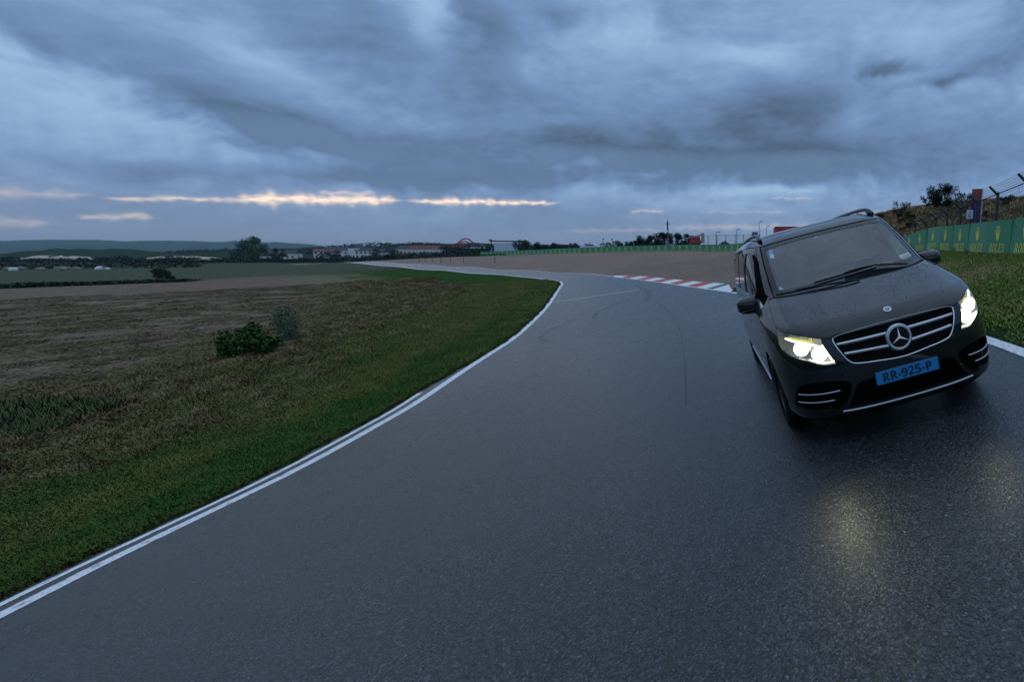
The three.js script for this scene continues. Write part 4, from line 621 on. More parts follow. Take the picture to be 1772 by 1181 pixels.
{ // loose stones lying proud on the gravel near the kerb
  const r = seeded(71), pos = [], nor = [], col = [], ico = new THREE.IcosahedronGeometry(1, 0), ip = ico.attributes.position, inn = ico.attributes.normal, e = new THREE.Matrix4(), eu = new THREE.Euler(), v = V();
  for (let i = 0; i < 70; i++) { const a = r() * 6.283, d = Math.sqrt(r()), s = .014 + .022 * r() * r(), k = .55 + .9 * r(); e.makeRotationFromEuler(eu.set(r() * 6, r() * 6, r() * 6)); for (let q = 0; q < ip.count; q++) { v.fromBufferAttribute(ip, q).applyMatrix4(e).multiply(V(s, s * .7, s * 1.1)); pos.push(v.x + Math.cos(a) * d, v.y + .006, v.z + Math.sin(a) * d); v.fromBufferAttribute(inn, q).applyMatrix4(e); nor.push(v.x, v.y, v.z); col.push(k * 1.03, k, k * .96); } }
  const g = new THREE.BufferGeometry(); g.setAttribute('position', new THREE.Float32BufferAttribute(pos, 3)); g.setAttribute('normal', new THREE.Float32BufferAttribute(nor, 3)); g.setAttribute('color', new THREE.Float32BufferAttribute(col, 3));
  scatter('gravel_stones', 'loose grey brown stones of the gravel bed', 'gravel', g, 1300, (q, o) => { const t = q(), z = -26 - 36 * t * t, x = mix(-22, 6, q()); if (!within(gravelPoly, x - .9, z) || !within(gravelPoly, x + .9, z + .9) || nearestOn(OUTER, x, z) < 1.9) return false; o.x = x; o.z = z; o.s = .9; o.h = 1.1; const k = .20 + .07 * q(); o.r = k * 1.18; o.g = k * .95; o.b = k * .82; return true; }, 72, mat([1, 1, 1], .9, { vertexColors: true, specularIntensity: .3 }));
}
console.log('grass done');
// ------------------------------------------------------------------ bushes, trees
function leaves(n, seed, size, place, k0 = .7, k1 = 1.3, flat = 0) {
  const r = seeded(seed), pos = [], nor = [], col = [], p = V(), a = V(), b = V(), nn = V();
  for (let i = 0; i < n; i++) {
    const out = place(r, p); a.set(r() - .5, (r() - .5) * (1 - flat), r() - .5).normalize(); b.set(r() - .5, r() - .5, r() - .5).cross(a).normalize(); const s = size * (.6 + .8 * r()); nn.crossVectors(a, b); if (nn.y < 0) nn.negate(); if (out) nn.lerp(out, .6).normalize(); const k = k0 + (k1 - k0) * r();
    const v = [p.clone().addScaledVector(a, s), p.clone().addScaledVector(b, s * .5), p.clone().addScaledVector(a, -s), p.clone().addScaledVector(b, -s * .5)];
    for (const q of [v[0], v[1], v[2], v[0], v[2], v[3]]) { pos.push(q.x, q.y, q.z); nor.push(nn.x, nn.y, nn.z); col.push(k * (.92 + .16 * r()), k, k * .9); }
  }
  const g = new THREE.BufferGeometry(); g.setAttribute('position', new THREE.Float32BufferAttribute(pos, 3)); g.setAttribute('normal', new THREE.Float32BufferAttribute(nor, 3)); g.setAttribute('color', new THREE.Float32BufferAttribute(col, 3)); return g;
}
const leafMat = (rgb) => mat(rgb, .8, { vertexColors: true, specularIntensity: .25, side: THREE.DoubleSide });
const tussockMat = new THREE.MeshPhysicalMaterial({ roughness: .75, vertexColors: true, side: THREE.DoubleSide, specularIntensity: .3 }); tussockMat.color.setRGB(.135, .18, .08); const strawMat = tussockMat.clone(); strawMat.color.setRGB(.17, .15, .085);
const bark = mat([.045, .036, .028], .9);
const clumps = (r, n, w, h, y0, lop = 0) => [...Array(n)].map(() => { const a = r() * 6.283, d = Math.sqrt(r()), t = r(); return [Math.cos(a) * d * w * (.35 + .65 * Math.sin(Math.PI * (.18 + .75 * t))) + lop * t * w, y0 + t * h, Math.sin(a) * d * w * .8, (.26 + .2 * r()) * (.35 * w + .65 * Math.min(w, h) * .8)]; });
function shrub(name, label, category, x, z, w, h, rgb, o = {}) {
  const t = thing(name, label, category, [x, H(x, z) + (o.sink || -.05), z], o.turn || 0, o.group), r = seeded(o.seed || Math.round(x * 71 + z * 37) + 900), cl = clumps(r, o.clumps || 11, w / 2, h * .82, h * (o.low ?? .1), o.lop || 0);
  const st = []; for (const c of cl.slice(0, 9)) st.push(bar([c[0] * .1, 0, c[2] * .1], [c[0] * .9, c[1], c[2] * .9], h * .022, h * .006, 5)); part('stems', st, bark, t);
  part('crown', leaves(o.n || 1500, (o.seed || 3) * 7 + 11, o.leaf || h * .035, (q, p) => { const c = cl[Math.floor(q() * cl.length)], u = V(q() - .5, q() - .5, q() - .5).normalize().multiplyScalar(c[3] * Math.pow(q(), .45)); p.set(c[0], c[1], c[2]).add(u); if (p.y < .02) p.y = .02 + q() * .1; return u.normalize().add(V(0, .4, 0)).normalize(); }), leafMat(rgb), t); return t;
}
function tree(name, label, x, z, w, h, rgb, o = {}) {
  const t = thing(name, label, 'tree', [x, H(x, z) - .1, z], o.turn || 0, o.group), r = seeded(o.seed || Math.round(x * 13 + z * 91) + 77), base = h * (o.trunk ?? .3), cl = clumps(r, o.clumps || 16, w / 2, h - base, base, o.lop || 0);
  part('trunk', [bar([0, 0, 0], [w * .02, base * 1.2, 0], h * .03, h * .018, 8), ...cl.slice(0, 10).map(c => bar([w * .02, base * (.7 + .4 * r()), 0], [c[0], c[1], c[2]], h * .013, h * .004, 5))], bark, t);
  part('crown', leaves(o.n || 1600, (o.seed || 5) * 3 + 1, o.leaf || h * .03, (q, p) => { const c = cl[Math.floor(q() * cl.length)], u = V(q() - .5, q() - .5, q() - .5).normalize().multiplyScalar(c[3] * Math.pow(q(), .45)); p.set(c[0], c[1], c[2]).add(u); return u.normalize().add(V(0, .4, 0)).normalize(); }), leafMat(rgb), t); return t;
}
shrub('bush', 'dense green bush in the brown field beside the tall pale clump', 'bush', -22.0, -19.6, 2.0, 1.2, [.060, .155, .024], { n: 5200, leaf: .055, clumps: 16, seed: 4, low: .12 });
{ const x = -23.2, z = -22.6, t = thing('tall_grass_clump', 'tall pale green clump of reedy stalks behind the dense bush', 'plant', [x, H(x, z) - .05, z]), r = seeded(5), g = [];
  for (let i = 0; i < 240; i++) { const a = r() * 6.283, d = .42 * Math.sqrt(r()), h = .9 + .85 * r(), l = .22 * r(); g.push(bar([Math.cos(a) * d * .55, 0, Math.sin(a) * d * .55], [Math.cos(a) * (d + l), h, Math.sin(a) * (d + l)], .011, .003, 3)); }
  part('stalks', g, mat([.19, .25, .155], .8), t); part('leaves', leaves(700, 9, .055, (q, p) => { const a = q() * 6.283, y = Math.pow(q(), .8), d = .66 * Math.sqrt(q()) * Math.sin(Math.PI * (.12 + .8 * y)); p.set(Math.cos(a) * d, .1 + 1.65 * y * (.8 + .2 * q()), Math.sin(a) * d); return null; }), leafMat([.19, .25, .14]), t); }
[[-20.9, -12.2, 1.5], [-19.9, -12.9, 1.2], [-21.8, -11.4, 1.3], [-19.2, -11.6, .9]].forEach(([x, z, k]) => { const t = thing('grass_tussock', 'dark tussock of long leaning grass at the edge of the brown field', 'grass', [x, H(x, z) - .03, z], x * 7, 'tussocks of long grass'); part('blades', patch(6500, Math.round(-x * 100), .010, .55).scale(k * .9, k * .27, k * .75), tussockMat, t); part('dead_blades', patch(1500, Math.round(-z * 100), .010, .7).scale(k * 1.0, k * .2, k * .85), strawMat, t); });
shrub('bush', 'round yellow green bush at the end of the low hedge strip', 'bush', -84.5, -66.8, 3.2, 1.7, [.05, .095, .018], { n: 1500, leaf: .12, seed: 15 });
{ const g = thing('hedge', 'low dark hedge strip bordering the far side of the brown field', 'hedge'), r = seeded(16); part('foliage', leaves(9000, 17, .16, (q, p) => { const t = q(), x = mix(-96, -80, t) + (q() - .5) * 1.6, z = mix(-46, -66, t) + (q() - .5) * 1.6; p.set(x, H(x, z) + .05 + .75 * q() * (.6 + .8 * Math.abs(noise(t * 23, 2))) * mix(1, .5, t), z); return V(0, 1, 0); }), leafMat([.035, .072, .02]), g); part('stems', [...Array(24)].map(() => { const t = r(), x = mix(-96, -80, t), z = mix(-46, -66, t); return bar([x, H(x, z), z], [x + r() - .5, H(x, z) + .5, z], .02, .01, 4); }), bark, g); }
{ const t = thing('marker_stake', 'thin dark stake standing in the turf near the bend', 'stake', [-17.9, H(-17.9, -36.2), -36.2]); part('pole', bar([0, -.2, 0], [.02, .62, 0], .02, .016, 6), mat([.02, .025, .02], .8), t); part('cap', bar([.02, .62, 0], [.02, .66, 0], .024, .02, 6), mat([.03, .05, .03], .7), t); }
// dune plants
tree('dune_tree', 'windswept tree leaning over the crest of the dune', 15.4, -42, 3.0, 2.2, [.032, .044, .018], { n: 5200, trunk: .38, lop: -.5, leaf: .065, seed: 21, clumps: 20 });
[[17.2, -43, 2.6, 1.3], [12.4, -44, 2.2, 1.0], [13.6, -50, 2.4, 1.2], [11.6, -50, 1.2, .5], [10.5, -56, 1.8, .7], [19.5, -40, 1.6, .7], [15, -34, 1.3, .6], [20, -30, 1.6, .8], [22.5, -33, 1.8, .8], [11.2, -39, 1.6, .8], [9.6, -47, 1.6, .7], [17, -52, 2.6, 1.3]].forEach(([x, z, w, h], i) => shrub('dune_shrub', 'dark shrub growing in the dry grass of the dune', 'shrub', x, z, w, h, [.036 + .010 * (i % 3), .046 + .008 * (i % 2), .02], { n: 1100, leaf: .06, seed: 30 + i, group: 'shrubs on the dune' }));
// trees behind the far barrier
[[-29.8, 115, 3.2, 2.9], [-27.2, 116, 3.4, 3.4], [-24.4, 115, 3.4, 3.7], [-21.6, 116, 3.2, 3.3], [-18.8, 115, 3.2, 3.5], [-31.6, 117, 2.4, 2.4]].forEach(([x, d, w, h], i) => tree('evergreen_tree', 'dark evergreen tree in the row behind the tall lamp mast', x, -d, w * 1.35, h + .5, [.014, .026, .014], { n: 3000, trunk: .06, leaf: .17, clumps: 24, seed: 50 + i, group: 'dark trees behind the lamp mast' }));
[[-36, 116, 3, 2.3], [-41.5, 124, 3, 2.2], [-45.5, 122, 3, 2.1], [-50, 124, 3, 2.2], [-54, 126, 2.6, 2.4], [-33.8, 117, 2.4, 2.0], [-10, 112, 2, 2.1]].forEach(([x, d, w, h], i) => shrub('far_shrub', 'olive shrub standing just behind the far green barrier', 'shrub', x, -d, w * 1.3, h + .2, [.038, .05, .024], { n: 1500, leaf: .15, clumps: 16, seed: 60 + i, group: 'shrubs behind the far barrier' }));
[[-66, 130, 4.6, 3.5], [-61.5, 131, 3.6, 3.0], [-58, 130, 3, 2.7]].forEach(([x, d, w, h], i) => tree('broadleaf_tree', 'dark green tree beside the white gantry screen', x, -d, w * 1.2, h, [.02, .045, .02], { n: 2400, trunk: .12, leaf: .17, clumps: 22, seed: 70 + i, group: 'trees beside the gantry' }));
tree('field_tree', 'large rounded green tree standing alone before the blue hills', -212, -198, 11, 9.2, [.058, .125, .034], { n: 4200, trunk: .12, leaf: .32, seed: 81, clumps: 26 });
tree('field_tree', 'small bright tree next to the large rounded field tree', -208, -205, 6, 5.4, [.06, .10, .03], { n: 1500, trunk: .15, leaf: .26, seed: 82 });
[[-193, 214, 10, 4.2], [-226, 206, 9, 4.2]].forEach(([x, d, w, h], i) => shrub('field_thicket', i ? 'thicket on the hill side of the large rounded tree' : 'thicket on the village side of the large rounded tree', 'shrub', x, -d, w, h, [.025, .052, .018], { n: 1100, leaf: .3, seed: 84 + i }));
function longHedge(label, a, b, h, rgb, n, leaf, seed) { const g = thing('hedge', label, 'hedge'), r = seeded(seed); part('foliage', leaves(n, seed, leaf, (q, p) => { const t = q(), x = mix(a[0], b[0], t) + (q() - .5) * 2.5, z = mix(a[1], b[1], t) + (q() - .5) * 2.5, top = h * (.72 + .5 * noise(t * 31 + seed, .5) + .22 * noise(t * 90, 7.5)); p.set(x, H(x, z) + top * Math.pow(q(), .7), z); return V(0, 1, .3).normalize(); }), leafMat(rgb), g); part('stems', [...Array(20)].map((_, i) => { const t = (i + r()) / 20, x = mix(a[0], b[0], t), z = mix(a[1], b[1], t); return bar([x, H(x, z) - .2, z], [x, H(x, z) + h * .7, z], .08, .04, 4); }), bark, g); return g; }
longHedge('dark green hedge along the far edge of the field before the village', [-232, -186], [-122, -172], 2.3, [.016, .042, .016], 6500, .34, 91);
longHedge('dark hedge running on below the sand banks before the blue hills', [-345, -205], [-232, -190], 2.4, [.018, .042, .018], 5200, .38, 92);
longHedge('leafy hedge on top of the far bank below the red arches', [-146, -178], [-84, -148], 3.9, [.034, .066, .030], 7000, .30, 93);
longHedge('grassy weed strip along the crest of the far bank', [-118, -141], [-58, -109], .5, [.055, .055, .022], 3500, .16, 94);
longHedge('scrubby dark shrub belt behind the rubble heap', [-186, -112], [-140, -118], 2.3, [.022, .040, .026], 3200, .22, 95);
console.log('plants done');
// ------------------------------------------------------------------ far buildings, masts and hills
const wallWhite = mat([.80, .75, .72], .85), wallPale = mat([.70, .64, .60], .85), roofDark = mat([.045, .04, .042], .8), roofRed = mat([.17, .06, .04], .85), paneDark = mat([.03, .035, .045], .1), redPaint = mat([.42, .025, .03], .5), whitePaint = mat([.68, .70, .74], .5), galv = mat([.10, .105, .115], .5, { metalness: .3 });
function house(label, x, z, w, d, h, rh, turn, wm, rm, o = {}) {
  const y = H(x, z) - .2, t = thing('house', label, 'house', [x, y, z], turn, o.group); part('wall', box(w, h, d, 0, h / 2, 0), wm, t);
  const sh = new THREE.Shape(); sh.moveTo(-d / 2 - .3, 0); sh.lineTo(d / 2 + .3, 0); sh.lineTo(0, rh); const rf = part('roof', new THREE.ExtrudeGeometry(sh, { depth: w + .5, bevelEnabled: false }).rotateY(Math.PI / 2).translate(-w / 2 - .25, h + .01, 0), rm, t); part('chimney', box(.7, 1.1, .7, w * .28, h + rh * .85, 0), roofRed, rf);
  const gs = new THREE.Shape(); const n = Math.max(2, Math.round(w / 2.6)); for (let f = 0; f < (h > 4.2 ? 2 : 1); f++) for (let i = 0; i < n; i++) for (const s of [-1, 1]) { if (!f && i === 1) continue; const win = part('window', box(1.1, 1.2, .1, -w / 2 + (i + .5) * w / n, 1.5 + f * 2.5, s * d / 2), paneDark, t); part('sill', box(1.3, .08, .2, -w / 2 + (i + .5) * w / n, .84 + f * 2.5, s * (d / 2 + .06)), wallPale, win); }
  for (const s of [-1, 1]) part('window', box(.1, 1.2, 1.1, s * w / 2, 1.6, 0), paneDark, t);
  part('door', box(1.1, 2.1, .12, -w / 2 + 1.5 * w / n, 1.05, d / 2 + .02), roofDark, t); return t;
}
const HOUSES = [
  ['white gabled house at the tree end of the village', -306, -331, 8, 7, 4.4, 2.4, .5, 0, 1], ['wide white house with a dark roof in the middle of the village', -295, -332, 15, 8, 5.6, 2.4, .12, 0, 0], ['small white cottage before the wide white house', -288, -320, 7, 6, 4.2, 2.2, -.4, 0, 1], ['tall narrow white house with a dark gable', -281, -330, 6, 8, 7.2, 2.8, 1.4, 0, 0],
  ['white house with its long side to the hedge', -275, -330, 10, 7, 5.2, 2.4, .2, 0, 0], ['low white house with a grey roof by the garden trees', -268, -334, 9, 7, 4.0, 2.6, -.25, 0, 0], ['pale two storey house beside the low white house', -264, -352, 10, 8, 6.4, 2.6, .1, 1, 0], ['pale terraced house on the rise', -256, -352, 9, 8, 6.2, 2.8, .05, 1, 1], ['white house with a red roof on the rise', -248, -350, 8, 7, 6.2, 2.8, .3, 0, 1], ['last pale house at the hedge end of the village', -240, -348, 9, 7, 6.4, 2.6, -.1, 1, 1],
  ['long low farmhouse left of the village', -318, -316, 16, 8, 3.4, 2.6, .3, 1, 0], ['small barn between the farmhouse and the thicket', -268, -260, 9, 6, 2.8, 1.8, .2, 1, 0], ['flat pale shed behind the large rounded tree', -246, -230, 12, 6, 2.6, 1.4, .1, 1, 0]];
HOUSES.forEach(([l, x, z, w, d, h, rh, t, wm, rm]) => house(l, x, z, w, d, h, rh, t, wm ? wallPale : wallWhite, rm ? roofRed : roofDark));
{ const t = thing('water_tower', 'white round headed tower on the wooded hill above the village', 'tower', [-334, 1.5, -420]); part('shaft', new THREE.CylinderGeometry(.9, 1.3, 6, 16).translate(0, 3, 0), whitePaint, t); part('tank', new THREE.SphereGeometry(2.2, 24, 16).scale(1, .8, 1).translate(0, 7, 0), whitePaint, t); }
// wooded hills behind the village
function hill(name, x, z, rx, rz, h, rgb, p = 1.6, seed = 1, base = 0) { const g = new THREE.PlaneGeometry(2, 2, 90, 40).rotateX(-Math.PI / 2), a = g.attributes.position; for (let i = 0; i < a.count; i++) { const u = a.getX(i), v = a.getZ(i), e = clamp(1 - Math.pow(Math.abs(u), 2.6) * (1 + .25 * noise(u * 4 + seed, 1))) * clamp(1 - v * v); const px = x + u * rx, pz = z + v * rz; a.setXYZ(i, px, base + EYE - 4.6 + h * Math.pow(e, 1 / p) * (1 + .16 * noise(u * 5 + seed, v * 2)) + (e > 0 ? h * .06 * fbm(u * 26 + seed, v * 12, 3) : 0) - .3, pz); } g.computeVertexNormals(); return struct(name, g, mat(rgb, .95, { specularIntensity: .1 })); }
hill('wooded_hill', -300, -470, 130, 70, 12.5, [.026, .052, .024], 1.2, 3); hill('wooded_hill', -205, -430, 90, 60, 10.5, [.026, .052, .024], 1.2, 8); hill('wooded_hill', -420, -520, 160, 70, 9, [.026, .052, .024], 1.2, 12);
{ const clump = (x, z, rx, h, n, seed, rgb, label) => { const o = part(numbered('distant_wood'), leaves(n, seed, .8, (q, p) => { const u = q() * 2 - 1, px = x + u * rx, top = h * Math.sqrt(clamp(1 - u * u)) * (.75 + .35 * noise(u * 6 + seed, 3)) ; p.set(px, EYE - 4.6 + 2 + top * Math.pow(q(), .6), z + (q() - .5) * 26); return V(0, 1, .4).normalize(); }), leafMat(rgb), scene); stuff(o, label, 'wood'); };
  clump(-300, -405, 100, 12, 5200, 101, [.026, .058, .024], 'far wood rising behind the white village houses'); clump(-205, -395, 80, 9.5, 4200, 102, [.026, .056, .024], 'far wood behind the long hedge on the bank'); clump(-395, -380, 80, 6, 3000, 103, [.022, .048, .02], 'far wood behind the large rounded tree'); }
hill('far_hill', -2560, -1780, 760, 300, 42, [.030, .055, .026], 3.2, 21); hill('far_hill', -2115, -1700, 130, 200, 38, [.030, .055, .026], 1.7, 31); hill('far_hill', -1850, -1720, 260, 200, 36, [.030, .055, .026], 2.0, 41); hill('far_hill', -3500, -1500, 700, 300, 46, [.030, .055, .026], 2.6, 51); hill('far_hill', -1500, -1900, 420, 200, 24, [.030, .055, .026], 2.0, 61);
hill('mound', -368, -262, 52, 20, 6.0, [.022, .045, .018], 1.3, 71); hill('mound', -300, -262, 26, 16, 4.6, [.022, .042, .018], 1.2, 75);
const sand = mat([.52, .43, .33], .95); hill('sand_bank', -362, -248, 34, 8, 3.0, [.50, .42, .33], .8, 81); hill('sand_bank', -300, -246, 26, 6, 2.5, [.50, .42, .33], .9, 85);
// rubble at the field's end
{ const r = seeded(111); for (let i = 0; i < 16; i++) { const x = -172 + r() * 22, z = -105 - r() * 5, s = .35 + .55 * r(), g = new THREE.IcosahedronGeometry(s, 1), p = g.attributes.position; for (let k = 0; k < p.count; k++) { const f = 1 + .4 * noise(p.getX(k) * 2 / s + i * 9, p.getY(k) * 2 / s + p.getZ(k)); p.setXYZ(k, p.getX(k) * f * 1.3, p.getY(k) * f * .7, p.getZ(k) * f); } g.computeVertexNormals(); const o = part(numbered('boulder'), g, i % 4 === 0 ? whitePaint : mat([.14 + .1 * r(), .14 + .08 * r(), .14], .9), scene); o.position.set(x, H(x, z) + s * .3, z); tag(o, 'pale boulder in the heap before the scrubby shrub belt', 'boulder', 'boulders at the end of the field'); } }
// lamp mast and street lamps
function lamp(label, x, z, top, mast, group) { const y = H(x, z), h = top + EYE - y, t = thing('lamp_post', label, 'lamp post', [x, y, z], 0, group); part('pole', bar([0, 0, 0], [0, h, 0], mast ? .13 : .09, mast ? .07 : .05, 8), galv, t); if (mast) { part('ladder', box(.3, h * .28, .12, 0, h * .8, .12), galv, t); part('crossbar', box(1.1, .09, .09, 0, h * .86, 0), galv, t); part('antenna', bar([0, h, 0], [0, h + .9, 0], .025, .015, 5), galv, t); } else { part('arm', bar([0, h - .04, 0], [.55, h + .12, 0], .04, .03, 6), galv, t); part('lamp_head', new RoundedBoxGeometry(.62, .14, .26, 2, .05).translate(.55, h + .14, 0), galv, t); } return t; }
lamp('tall lamp mast with a crossbar before the dark trees', -20.6, -100, 6.4, true); lamp('slim street lamp at the left end of the far mesh fence', -11.8, -110, 4.2); lamp('slim street lamp behind the middle of the far mesh fence', -7.1, -110, 4.8); lamp('tallest slim lamp behind the square display box', -2.0, -110, 6.5); lamp('street lamp close to the red fascia building', -.4, -125, 6.3);
// boom lift
{ const x = -15.2, z = -100, t = thing('boom_lift', 'red boom lift with a pale raised arm behind the far barrier', 'machine', [x, H(x, z), z], .05); part('chassis', new RoundedBoxGeometry(2.3, .8, 1.6, 2, .12).translate(.2, 1.6, 0), redPaint, t); part('engine_cover', new RoundedBoxGeometry(1.7, .9, 1.5, 3, .3).translate(.3, 2.3, 0), redPaint, t); part('boom', [bar([-1.7, 2.2, 0], [1.7, 3.15, 0], .13, .1, 6), bar([-1.7, 2.2, 0], [-1.4, 1.4, 0], .12, .1, 6)], mat([.26, .22, .17], .7), t); part('mast', box(.6, 2.0, .9, 1.75, 2.4, 0), mat([.42, .37, .28], .7), t); for (const sx of [-.6, .9]) for (const sz of [-.7, .7]) part('wheel', new THREE.CylinderGeometry(.55, .55, .3, 20).rotateX(Math.PI / 2).translate(sx, .55, sz), rubberMat, t); part('axle', box(1.6, .5, 1.0, .15, .95, 0), vanMatt, t); }
// parked car and what stands beside it
{ const x = -43.6, z = -118, t = thing('parked_car', 'white hatchback parked behind the far barrier beside the shrubs', 'car', [x, H(x, z) + .5, z], .1), sh = new THREE.Shape(); sh.moveTo(-2, .35); sh.lineTo(-2, .8); sh.quadraticCurveTo(-1.5, .98, -.95, 1.0); sh.lineTo(-.35, 1.42); sh.lineTo(.95, 1.45); sh.quadraticCurveTo(1.7, 1.25, 1.95, .95); sh.lineTo(2, .35); sh.closePath(); part('body', new THREE.ExtrudeGeometry(sh, { depth: 1.5, bevelEnabled: true, bevelSize: .1, bevelThickness: .1, bevelSegments: 2 }).translate(0, 0, -.75), whitePaint, t); for (const s of [-1, 1]) part('window', box(1.7, .3, .02, .25, 1.2, s * .862), paneDark, t); for (const sx of [-1.25, 1.25]) for (const s of [-1, 1]) part('wheel', new THREE.CylinderGeometry(.32, .32, .2, 20).rotateX(Math.PI / 2).translate(sx, .32, s * .78), rubberMat, t); part('windscreen', box(.7, .03, 1.4, -.66, 1.23, 0).rotateZ(0), paneDark, t); }
{ const x = -39.2, z = -117, t = thing('cabin', 'low white site cabin behind the far barrier under two poles', 'cabin', [x, H(x, z) + .5, z]); part('wall', box(2.3, 1.3, 1.6, 0, .65, 0), wallPale, t); part('roof', box(2.5, .1, 1.8, 0, 1.36, 0), galv, t); part('window', box(.7, .45, .04, .4, .85, .81), paneDark, t); }
for (const [x, l] of [[-40.5, 'thin pole standing at the left of the white site cabin'], [-38.3, 'thin pole standing at the right of the white site cabin']]) { const t = thing('pole', l, 'pole', [x, H(x, -119), -119]); part('shaft', bar([0, 0, 0], [0, 3.3, 0], .07, .05, 6), galv, t); part('bracket', box(.35, .3, .1, 0, 3.1, 0), galv, t); }
{ const x = -2.55, z = -94, y = H(x, z), t = thing('display_box', 'grey square display box on a post above the van roof rail', 'display', [x, y, z]); part('post', box(.2, 2.3, .2, 0, 1.15, 0), galv, t); part('case', box(1.15, 1.15, .3, 0, 2.75, 0), mat([.30, .31, .33], .6), t); part('face', box(.85, .8, .03, 0, 2.68, .16), mat([.06, .055, .055], .6), t); part('notice', box(.36, .28, .02, 0, 2.68, .19), whitePaint, t); }
{ const x = 7.6, z = -130, y = H(x, z), t = thing('paddock_building', 'long building with a red fascia behind the van roof', 'building', [x, y, z], .04); const h = 6.3 + EYE - y; part('wall', box(11.5, h - 1.2, 6, 0, (h - 1.2) / 2, 0), wallWhite, t); part('fascia', box(12, 1.5, 6.4, 0, h - .8, 0), redPaint, t); part('roof', box(11.6, .15, 6, 0, h + .03, 0), roofDark, t); for (let i = 0; i < 6; i++) part('window', box(1.2, .9, .1, -4.6 + i * 1.85, h - 2, 3.0), paneDark, t); }
// gantry with a white screen
{ const x = -76, z = -140, y = H(x, z), t = thing('gantry', 'gantry with a red brown beam and a white screen on the far bank', 'gantry', [x, y, z], .5), h = 3.0 + EYE - y; for (const s of [-1, 1]) { part('post', bar([s * 3.2, 0, 0], [s * 3.6, h, 0], .16, .14, 6), mat([.03, .03, .035], .7), t); part('post_head', new THREE.IcosahedronGeometry(.42, 1).scale(1, .7, .8).translate(s * 3.7, h + .1, 0), mat([.025, .026, .03], .7), t); } part('beam', box(7.4, .34, .4, 0, h - .1, 0), mat([.13, .045, .03], .7), t); part('screen', box(6.0, h * .72, .12, 0, h * .5, -.15), mat([.62, .66, .76], .6), t); part('brace', bar([-3.4, h * .6, 0], [-4.4, 0, 0], .08, .08, 5), whitePaint, t); }
// red arches beyond the hedge
{ const x = -107, z = -172, y = H(x, z), t = thing('arch_canopy', 'red curved arches of a canopy rising beyond the leafy hedge on the far bank', 'canopy', [x, y, z], .55), b = 1.3 + EYE - y; const arc = (x0, x1, top, dz, r) => tube([...Array(9)].map((_, i) => { const u = i / 8; return [mix(x0, x1, u), b + top * Math.sin(Math.PI * Math.pow(u, 1.25)), dz]; }), r, 30, 6); part('arch', arc(-4.6, 3.0, 3.2, 0, .24), redPaint, t); part('arch', arc(-4.2, 2.0, 2.2, .8, .2), redPaint, t); part('arch', arc(-2.4, 4.8, 1.7, 1.6, .26), mat([.20, .03, .035], .5), t); part('canopy_roof', new THREE.SphereGeometry(1, 20, 10, 0, 6.283, 0, Math.PI / 2).scale(2.4, .9, 1).translate(2.6, b + .5, .8), mat([.05, .045, .06], .5), t); part('base', box(7, .5, 1.4, 2.2, b, .8), whitePaint, t); part('support', [bar([-3, 0, 0], [-3, b + .4, 0], .15, .15, 6), bar([3.4, 0, .8], [3.4, b + .3, .8], .15, .15, 6)], galv, t); }
// posts on the far bank
[[-75.5, -104], [-72.5, -101.6], [-69.5, -99.5], [-66, -97], [-62.5, -94.6], [-58.5, -92.3], [-49, -86.2]].forEach(([x, z], i) => { const t = thing('bank_post', 'thin dark post standing on the far bank beside the track', 'post', [x, H(x, z), z], 0, 'posts along the far bank'), h = 1.9 + .35 * Math.sin(i * 2.1); part('pole', bar([0, -.2, 0], [.03, h, 0], .045, .035, 6), mat([.03, .032, .04], .7), t); part('foot', bar([0, -.05, 0], [0, .12, 0], .08, .06, 6), mat([.03, .032, .04], .7), t); });
// banner, sign and marshal's things by the fence
{ const x = 9.28, z = -21.9, y = H(x, z), top = 2.72 + EYE - y, t = thing('banner_flag', 'orange to purple banner flag on a white pole behind the fence', 'banner', [x, y, z], -.25); part('pole', bar([.24, -.1, 0], [.24, top + .05, 0], .024, .02, 8), whitePaint, t); const g = new THREE.BoxGeometry(.42, 1.42, .008, 8, 24, 1).translate(.005, top - .72, 0), p = g.attributes.position, c = []; for (let i = 0; i < p.count; i++) { const v = clamp((p.getY(i) - (top - 1.43)) / 1.42), u = p.getX(i); p.setZ(i, p.getZ(i) + .03 * Math.sin(u * 9 + v * 5)); const a = sm(.38, .95, v), b = sm(.85, 1, v); c.push(mix(mix(.035, .30, a), .48, b), mix(mix(.022, .045, a), .13, b), mix(mix(.13, .05, a), .03, b)); } g.setAttribute('color', new THREE.Float32BufferAttribute(c, 3)); g.computeVertexNormals(); part('cloth', g, mat([1, 1, 1], .8, { vertexColors: true }), t);
  const marks = []; for (let i = 0; i < 8; i++) { const yy = top - .42 - i * .075; marks.push(box(.085, .010, .004, -.01, yy, .028), box(.012, .05, .004, i % 2 ? .03 : -.05, yy - .026, .028)); } part('print', marks, mat([.40, .36, .48], .7), t); part('top_bar', bar([-.21, top, 0], [.25, top, 0], .014, .014, 6), mat([.3, .07, .04], .6), t); }
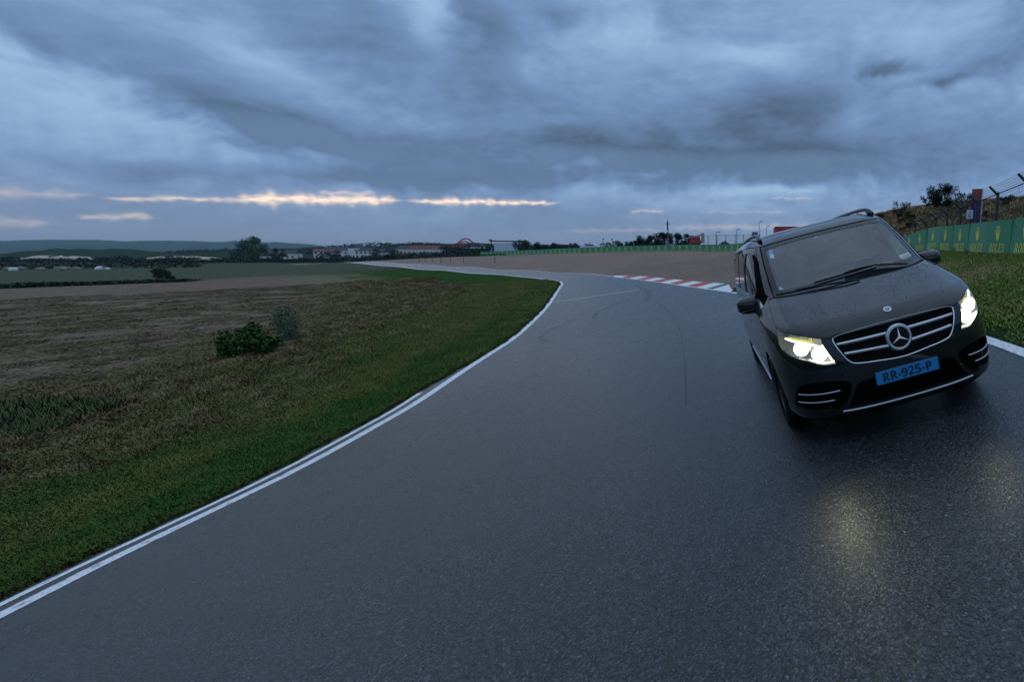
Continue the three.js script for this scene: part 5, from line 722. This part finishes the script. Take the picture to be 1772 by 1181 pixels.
{ const x = 8.62, z = -20.9, y = H(x, z), t = thing('pictogram_sign', 'small white sign with a dark blue figure beside the banner', 'sign', [x, y, z], -.3), h = 1.56 + EYE - y; part('stake', bar([0, -.1, -.02], [0, h, -.02], .02, .02, 6), galv, t); part('plate', new RoundedBoxGeometry(.25, .36, .012, 2, .005).translate(0, h, 0), mat([.60, .68, .76], .5), t); part('figure', [new THREE.CylinderGeometry(.022, .022, .004, 14).rotateX(Math.PI / 2).translate(.01, h + .115, .009), bar([0, h + .09, .009], [-.015, h + .02, .009], .016, .014, 6), bar([-.015, h + .02, .009], [.04, h - .03, .009], .012, .01, 6), bar([-.015, h + .02, .009], [-.05, h - .03, .009], .012, .01, 6), bar([0, h + .075, .009], [.05, h + .04, .009], .009, .009, 6), bar([-.06, h - .09, .009], [.06, h - .115, .009], .014, .014, 6), bar([-.04, h - .07, .009], [.03, h - .08, .009], .01, .01, 6)], mat([.03, .10, .13], .5), t); }
{ const x = 8.62, z = -21.2, y = H(x, z), t = thing('flag_holder', 'orange holder with a dark hood standing behind the boards under the small sign', 'holder', [x, y, z]), b = .86 + EYE - y; part('stand', box(.09, b, .09, 0, b / 2, 0), mat([.45, .13, .02], .6), t); part('case', new RoundedBoxGeometry(.13, .26, .12, 2, .03).translate(0, b + .13, 0), mat([.10, .03, .015], .6), t); part('hood', tube([[-.07, b + .24, 0], [0, b + .31, 0], [.1, b + .29, 0], [.13, b + .16, 0]], .02, 14, 6), mat([.05, .05, .05], .6), t); }
{ const x = 8.42, z = -21.3, y = H(x, z), t = thing('paper_marker', 'torn white paper marker beside the orange holder', 'marker', [x, y, z]), b = .95 + EYE - y; part('stake', bar([0, -.1, 0], [0, b, 0], .012, .01, 5), galv, t); const sh = new THREE.Shape(); sh.moveTo(-.07, -.08); sh.lineTo(.03, -.06); sh.lineTo(.06, .04); sh.lineTo(.02, .16); sh.lineTo(-.03, .13); sh.lineTo(-.02, .02); sh.closePath(); part('paper', new THREE.ExtrudeGeometry(sh, { depth: .006, bevelEnabled: false }).translate(0, b, 0), whitePaint, t); }
scene.fog = new THREE.FogExp2(new THREE.Color(.52, .68, .80), .00020);
console.log('far done');
renderer.render(scene, camera);
